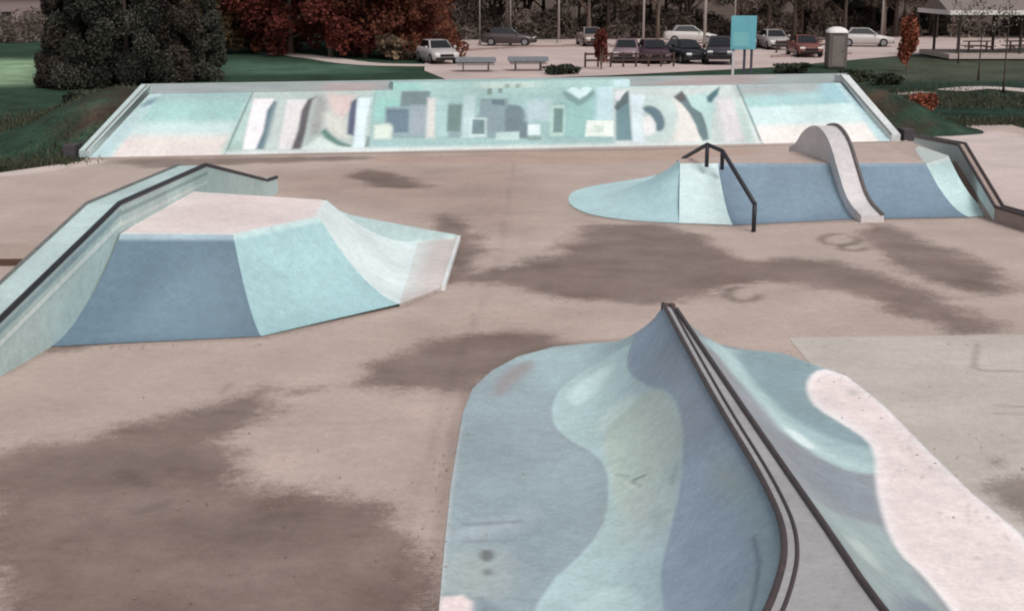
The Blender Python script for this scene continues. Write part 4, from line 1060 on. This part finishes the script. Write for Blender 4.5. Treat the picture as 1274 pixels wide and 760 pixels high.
# ------------------------------------------------------------------ light poles
M_POLE = plain('pole_grey', (176, 166, 160), .6, .1, 3)
for px, py, r, lab in ((597, 56, .06, 'thin pale light pole, leftmost of the row at the edge of the woods'), (635, 56, .07, 'thin pale light pole, second from the left at the edge of the woods'),
                       (695, 54, .10, 'pale light pole rising behind the heart of the mural'), (800, 62, .10, 'pale light pole behind the parked purple car'),
                       (876, 66, .12, 'stout pale light pole between the two dark cars left of the teal sign'), (913, 60, .06, 'thin pole rising just behind the teal sign'),
                       (1096, 56, .10, 'pale light pole between the grey cabin and the orange shrub')):
    p = at(px, py, LOTZ if px < 1000 else 0); root = empty('light_pole', p, label=lab, cat='light pole', group='light poles round the car park')
    mb = MB(); mb.tube([(0, 0, .25), (0, 0, 9)], [r, r*.7], 8); mb.build('pole', M_POLE, root, True)
    mb = MB(); mb.tube([(0, 0, -.2), (0, 0, .3)], r*2.2, 10); mb.build('base', plain('base_concrete', (170, 160, 152), .9), root)
    mb = MB(); mb.tube([(0, 0, 8.9), (0, -.6, 9.1), (0, -1.1, 9.1)], .05, 6); mb.build('arm', M_POLE, root)
    mb = MB(); mb.box((0, -1.35, 9.08), (.3, .6, .12)); mb.build('lamp_head', M_POLE, root, bevel=.02)

# ------------------------------------------------------------------ teal sign behind the bank
p0 = at_y(910, 20, 57); p1 = at_y(940, 62, 57)
sgn = empty('notice_board', ((p0.x+p1.x)/2, 57, 0), label='teal notice board on posts behind the top of the bank', cat='sign')
w = p1.x-p0.x; hb = p0.z-p1.z
mb = MB(); mb.box((0, 0, p1.z+hb/2), (w, .08, hb)); mb.build('panel', plain('sign_teal', (112, 178, 190), .5, .08, 2), sgn, bevel=.01)
mb = MB(); mb.box((-w*.1, -.045, p1.z+hb*.3), (w*.62, .012, hb*.42)); mb.build('pale_insert', plain('sign_pale', (128, 190, 194), .5, .08, 2), sgn)
for sx, c in ((-.36, (206, 200, 200)), (.08, (72, 70, 86)), (.36, (80, 76, 88))):
    mb = MB(); mb.box((sx*w, .06, p1.z/2), (.10, .06, p1.z+hb*1.2)); mb.build('post', plain('sign_post_%d' % c[0], c, .6), sgn)

# ------------------------------------------------------------------ grey portable cabin with a white domed roof
q = at(1039, 84, 0); cab = empty('portable_toilet', (q.x, q.y, 0), label='grey portable toilet with a white domed roof behind the bank', cat='portable toilet')
mb = MB(); mb.box((0, 0, 1.05), (1.15, 1.15, 2.1)); mb.build('body', plain('cabin_grey', (104, 94, 90), .6, .1, 3), cab, bevel=.03)
mb = MB(); mb.box((0, -.585, 1.0), (.72, .03, 1.8)); d_ = mb.build('door', plain('cabin_door', (124, 115, 110), .6, .1, 3), cab, bevel=.01)
mb = MB(); mb.box((.27, -.61, 1.0), (.05, .03, .16)); mb.build('handle', M_STEEL, d_)
mb = MB(); rings = []
for k in range(6):
    t = k/5; r_ = .66*math.cos(t*1.4); rings.append((r_, 2.1+.36*math.sin(t*1.4)))
nn = 20; vs = []
for r_, z in rings:
    for i in range(nn): 
        a = 2*math.pi*i/nn; k_ = 1/max(abs(math.cos(a)), abs(math.sin(a)))**.6; vs.append((r_*math.cos(a)*k_, r_*math.sin(a)*k_, z))
mb.add(vs, [(k*nn+i, k*nn+(i+1) % nn, (k+1)*nn+(i+1) % nn, (k+1)*nn+i) for k in range(5) for i in range(nn)]+[tuple(5*nn+i for i in range(nn))])
mb.build('roof', plain('cabin_white', (232, 226, 222), .5, .05, 2), cab, True)

# ------------------------------------------------------------------ picnic tables
M_TOP = plain('table_grey', (132, 136, 142), .6, .12, 4); M_LEG = plain('table_leg', (120, 104, 100), .7, .1, 4)
for i, (px, py, lab) in enumerate(((592, 89, 'grey picnic table behind the bank, left of the pair'), (657, 88, 'grey picnic table behind the bank, right of the pair'))):
    p = at(px, py, LOTZ); root = empty('picnic_table', p, R(2), label=lab, cat='picnic table', group='picnic tables behind the bank')
    mb = MB()
    for k in range(4): mb.box((0, -.36+.24*k, .68), (2.4, .235, .26))
    mb.build('tabletop', M_TOP, root, bevel=.008)
    for sy in (-1, 1):
        mb = MB(); mb.box((0, sy*.72, .45), (2.2, .26, .05)); mb.build('seat', M_LEG, root, bevel=.008)
    for sx in (-.75, .75):
        mb = MB()
        for sy in (-1, 1): mb.prism([(sx-.04, sy*.66, 0), (sx+.04, sy*.66, 0), (sx+.04, sy*.2, .54), (sx-.04, sy*.2, .54)], (0, .07, 0))
        mb.box((sx, 0, .40), (.07, 1.6, .07)); mb.build('leg', M_LEG, root)

# ------------------------------------------------------------------ cars
M_GLASS = plain('car_glass', (26, 28, 32), .15, .05, 2, spec=.6); M_TYRE = plain('tyre_rubber', (26, 25, 25), .9, .1, 8)
M_RIM = plain('rim_alloy', (150, 150, 152), .4, .05, 8, .6); M_LAMP = plain('headlight_glass', (226, 226, 224), .2, .03, 4, spec=.7); M_TRIM = plain('black_trim', (22, 22, 23), .6, .05, 4)
def car(loc, rz, col, label, suv=False, rough=.3):
    root = empty('parked_car', loc, rz, label=label, cat='car', group='cars in the car park')
    m = plain('car_paint_%d_%d_%d' % col, col, rough, .03, 1, .0, spec=.55); ln = 4.4 if not suv else 4.5; hw_ = .90; dz_ = .18 if suv else 0
    # body lofted along its length (front is -y)
    st = [(-2.2, .35, .55, .72), (-2.12, .28, .70, .84), (-1.5, .22, .86, .89), (-.85, .20, .96, .90), (0, .20, 1.0, .90), (1.2, .20, 1.02, .90), (1.9, .24, 1.0, .88), (2.15, .30, .92, .82), (2.2, .40, .75, .74)]
    vs = []; 
    for y, zb, zt, w_ in st:
        zt += dz_; zb += dz_*.5
        for x, z in ((-w_*.92, zb), (-w_, zb+.18), (-w_, (zb+zt)/2+.08), (-w_*.90, zt), (w_*.90, zt), (w_, (zb+zt)/2+.08), (w_, zb+.18), (w_*.92, zb)): vs.append((x, y, z))
    n_ = 8; mb = MB(); mb.add(vs, [(k*n_+i, k*n_+(i+1) % n_, (k+1)*n_+(i+1) % n_, (k+1)*n_+i) for k in range(len(st)-1) for i in range(n_)]+[tuple(range(n_)), tuple((len(st)-1)*n_+i for i in range(n_))])
    body = mb.build('body', m, root, True)
    # cabin
    zr = 1.46+dz_*1.3; rb = 1.75 if suv else 1.35; zb = .98+dz_
    lo_ = [(-.80, -1.0), (.80, -1.0), (.80, rb+.25), (-.80, rb+.25)]; hi = [(-.62, -.25), (.62, -.25), (.62, rb-.2), (-.62, rb-.2)]
    mb = MB(); mb.add([(x, y, zb-.06) for x, y in lo_]+[(x, y, zr) for x, y in hi], [(4, 5, 6, 7), (0, 1, 5, 4), (1, 2, 6, 5), (2, 3, 7, 6), (3, 0, 4, 7)]); mb.build('roof', m, root, bevel=.05)
    def pane(name, a, b, c, d, nrm_):
        cen = (Vector(a)+Vector(b)+Vector(c)+Vector(d))/4; mb = MB(); q_ = [cen+(Vector(v)-cen)*.88+Vector(nrm_)*.02 for v in (a, b, c, d)]; mb.add(q_, [(0, 1, 2, 3)]); mb.build(name, M_GLASS, root)
    A = [(x, y, zb-.02) for x, y in lo_]; Bq = [(x, y, zr) for x, y in hi]
    pane('windscreen', A[0], A[1], Bq[1], Bq[0], (0, -.8, .6)); pane('rear_window', A[2], A[3], Bq[3], Bq[2], (0, .8, .6))
    pane('side_window', A[1], A[2], Bq[2], Bq[1], (.9, 0, .3)); pane('side_window', A[3], A[0], Bq[0], Bq[3], (-.9, 0, .3))
    for sx in (-1, 1):
        mb = MB(); mb.box((sx*.62, -2.10, .66+dz_), (.36, .12, .13)); mb.build('headlight', M_LAMP, root, bevel=.02)
        mb = MB(); mb.box((sx*.98, -.78, 1.04+dz_), (.18, .1, .13)); mb.build('mirror', m, root, bevel=.02)
        for y in (-1.38, 1.35):
            mb = MB(); c = Vector((sx*.80, y, .33)); mb.tube([c+Vector((-sx*.11, 0, 0)), c+Vector((sx*.115, 0, 0))], .33, 20); wl_ = mb.build('wheel', M_TYRE, root, bevel=0)
            mb = MB(); mb.tube([c+Vector((sx*.10, 0, 0)), c+Vector((sx*.125, 0, 0))], .21, 16); mb.build('rim', M_RIM, wl_)
    mb = MB(); mb.box((0, -2.20, .56+dz_), (.9, .05, .16)); mb.build('grille', M_TRIM, root, bevel=.01)
    mb = MB(); mb.box((0, -2.17, .36+dz_), (1.5, .14, .16)); mb.build('bumper', M_TRIM, root, bevel=.03)
    return root
def lotp(px, py): return at(px, py, LOTZ)
car(lotp(812, 78), R(4), (66, 40, 52), 'dark purple car parked left of the stout light pole')
car(lotp(779, 77), R(-6), (140, 118, 122), 'dull mauve grey car parked left of the purple one')
car(lotp(852, 78), R(16), (24, 24, 30), 'black low car parked left of the stout light pole base')
car(lotp(895, 79), R(-8), (58, 52, 58), 'dark grey tall car parked beside the teal sign', True)
car(lotp(544, 78), R(20), (186, 178, 176), 'pale car parked alone at the left end of the car park')
car(lotp(1000, 70), R(2), (120, 72, 64), 'faded red car parked left of the grey cabin')
car(lotp(858, 54), R(88), (188, 182, 176), 'pale car parked sideways at the edge of the woods behind the pole')

car(lotp(633, 57), R(84), (70, 60, 60), 'dark brown car parked sideways at the back of the car park, behind the picnic tables')
car(lotp(735, 57), R(8), (150, 132, 126), 'beige car at the back of the car park, behind the thin red sapling')
car(lotp(925, 60), R(-5), (120, 98, 100), 'dusky pink car half hidden behind the teal sign')
car(lotp(962, 61), R(4), (176, 168, 166), 'pale silver car right of the teal sign')
car(lotp(1075, 58), R(84), (186, 178, 174), 'pale car parked sideways between the portable toilet and the orange red shrub')
def fence_run(px0, py0, px1, py1, label, n):
    a, b = at(px0, py0, LOTZ), at(px1, py1, LOTZ); root = empty('rail_fence', a, label=label, cat='fence'); d = b-a; m = plain('fence_wood', (74, 58, 54), .85)
    for k in range(n+1):
        p = d*(k/n); mb = MB(); mb.box((p.x, p.y, .45), (.12, .12, .9)); mb.build('post', m, root)
    for z in (.42, .8):
        mb = MB(); q = Vector((-d.y, d.x, 0)).normalized()*.05; mb.prism([q+Vector((0, -.07, z-.06)), q+Vector((0, -.02, z-.06)), q+Vector((0, -.02, z+.06)), q+Vector((0, -.07, z+.06))], d); mb.build('rail', m, root)
fence_run(728, 84, 838, 83, 'low dark rail fence behind the bank, in front of the mauve and purple cars', 7)
fence_run(966, 66, 1030, 62, 'low dark rail fence far across the car park, left of the portable toilet', 5)
# ------------------------------------------------------------------ pavilion
pv = at(1187, 74, 0)
pav = empty('pavilion', (pv.x, pv.y, 0), label='open park pavilion with a white edged roof at the right', cat='pavilion')
PWX, PDY = 9.0, 6.0
for x in (.3, PWX/2, PWX-.3):
    for y in (.3, PDY-.3):
        mb = MB(); mb.box((x, y, 1.45), (.16, .16, 2.9)); mb.build('post', plain('post_dark', (66, 56, 52), .8), pav)
mb = MB(); mb.box((PWX/2, PDY/2, 2.96), (PWX+.8, PDY+.8, .14)); mb.build('beam', plain('post_dark', (66, 56, 52), .8), pav)
mb = MB(); x0, x1, y0, y1 = -.7, PWX+.7, -.7, PDY+.7
mb.add([(x0, y0, 3.04), (x1, y0, 3.04), (x1, y1, 3.04), (x0, y1, 3.04), (x0, PDY/2, 4.2), (x1, PDY/2, 4.2)], [(0, 1, 5, 4), (2, 3, 4, 5), (0, 4, 3), (1, 2, 5), (0, 3, 2, 1)])
rf = mb.build('roof', plain('pav_roof', (128, 116, 110), .7, .1, 1), pav)
mb = MB(); mb.box((PWX/2, y0-.02, 3.10), (x1-x0, .06, .3)); mb.box((x0-.02, PDY/2, 3.10), (.06, y1-y0, .3)); mb.build('fascia', plain('pav_white', (226, 218, 214), .6, .05, 1), rf)
mb = MB(); mb.box((PWX/2, PDY/2, .2), (PWX+1, PDY+1, .3)); mb.build('slab', plain('pav_slab', (184, 168, 160), .9), pav)
for i, (x, y) in enumerate(((2.2, 2.0), (5.2, 2.4))):
    root = empty('picnic_table', (pv.x+x, pv.y+y, .35), R(8), label=('brown picnic table under the pavilion roof, nearer its left corner', 'brown picnic table under the middle of the pavilion roof')[i], cat='picnic table', group='picnic tables under the pavilion')
    mb = MB(); mb.box((0, 0, .75), (1.9, .76, .06)); mb.build('tabletop', plain('brown_wood', (120, 92, 80), .8), root)
    for sy in (-1, 1):
        mb = MB(); mb.box((0, sy*.68, .44), (1.9, .26, .05)); mb.build('seat', plain('brown_wood', (120, 92, 80), .8), root)
    for sx in (-.65, .65):
        mb = MB(); mb.box((sx, 0, .36), (.08, 1.3, .07)); mb.box((sx, 0, .37), (.09, .1, .74)); mb.build('leg', plain('brown_wood', (120, 92, 80), .8), root)

# ------------------------------------------------------------------ far houses
def house(px, py, d, w, h, wall, roof, label):
    p = at_y(px, py, d); root = empty('house', (p.x, d, 0), label=label, cat='house')
    mw = plain('wall_%d_%d' % wall[:2], wall, .8); mr = plain('roof_%d_%d' % roof[:2], roof, .8)
    mb = MB(); mb.box((0, 4, h/2), (w, 8, h)); wa = mb.build('wall', mw, root)
    mb = MB(); mb.add([(-w/2-.4, -.4, h), (w/2+.4, -.4, h), (w/2+.4, 8.4, h), (-w/2-.4, 8.4, h), (-w/2-.4, 4, h+2), (w/2+.4, 4, h+2)], [(0, 1, 5, 4), (2, 3, 4, 5), (0, 4, 3), (1, 2, 5), (0, 3, 2, 1)]); mb.build('roof', mr, root)
    for k in range(3):
        x = (-.3+.3*k)*w; mb = MB()
        if k == 1: mb.box((x, -.03, 1.05), (1, .08, 2.1)); mb.build('door', M_TRIM, root)
        else:
            mb.box((x, -.02, 1.6), (1.4, .08, 1.2)); f_ = mb.build('window', plain('frame_dull', (120, 110, 104), .6), root)
            mb = MB(); mb.box((x, -.07, 1.6), (1.2, .03, 1.0)); mb.build('pane', M_GLASS, f_)
    return root
house(1062, 12, 141, 8, 2.4, (84, 74, 70), (128, 120, 116), 'low brown house with a grey roof seen between the trees beyond the car park')
house(8, 22, 135, 10, 3.6, (150, 132, 130), (206, 200, 200), 'pale pinkish house with a light roof at the far left edge')

# ==================================================================== LIGHT
w = bpy.data.worlds.new('World'); sc.world = w; w.use_nodes = True
nt = w.node_tree; nt.nodes.clear()
out = nt.nodes.new('ShaderNodeOutputWorld'); bg = nt.nodes.new('ShaderNodeBackground'); sky = nt.nodes.new('ShaderNodeTexSky')
sky.sky_type = 'NISHITA'; sky.sun_disc = False; sky.sun_elevation = R(52); sky.sun_rotation = R(152)
sky.air_density = 1.0; sky.dust_density = 4.0; sky.ozone_density = 1.0; sky.altitude = 200
hs = nt.nodes.new('ShaderNodeHueSaturation'); hs.inputs['Saturation'].default_value = .30
nt.links.new(sky.outputs[0], hs.inputs['Color']); nt.links.new(hs.outputs[0], bg.inputs[0]); bg.inputs[1].default_value = .12
nt.links.new(bg.outputs[0], out.inputs[0])
sl = bpy.data.lights.new('sun', 'SUN'); sl.energy = 1.3; sl.angle = R(25); sl.color = (1, .97, .93)
so = bpy.data.objects.new('sun', sl); COL.objects.link(so)
az = R(152); el = R(52)  # sky rotation measured clockwise from +Y
sd = Vector((math.sin(az)*math.cos(el), math.cos(az)*math.cos(el), math.sin(el)))
so.rotation_euler = sd.to_track_quat('Z', 'Y').to_euler()

sc.view_settings.view_transform = 'Standard'; sc.view_settings.look = 'None'
sc.view_settings.exposure = 0.0; sc.view_settings.gamma = 1
sc.render.engine = 'CYCLES'; sc.cycles.use_denoising = True; sc.cycles.max_bounces = 6
sc.cycles.filter_width = 2.0
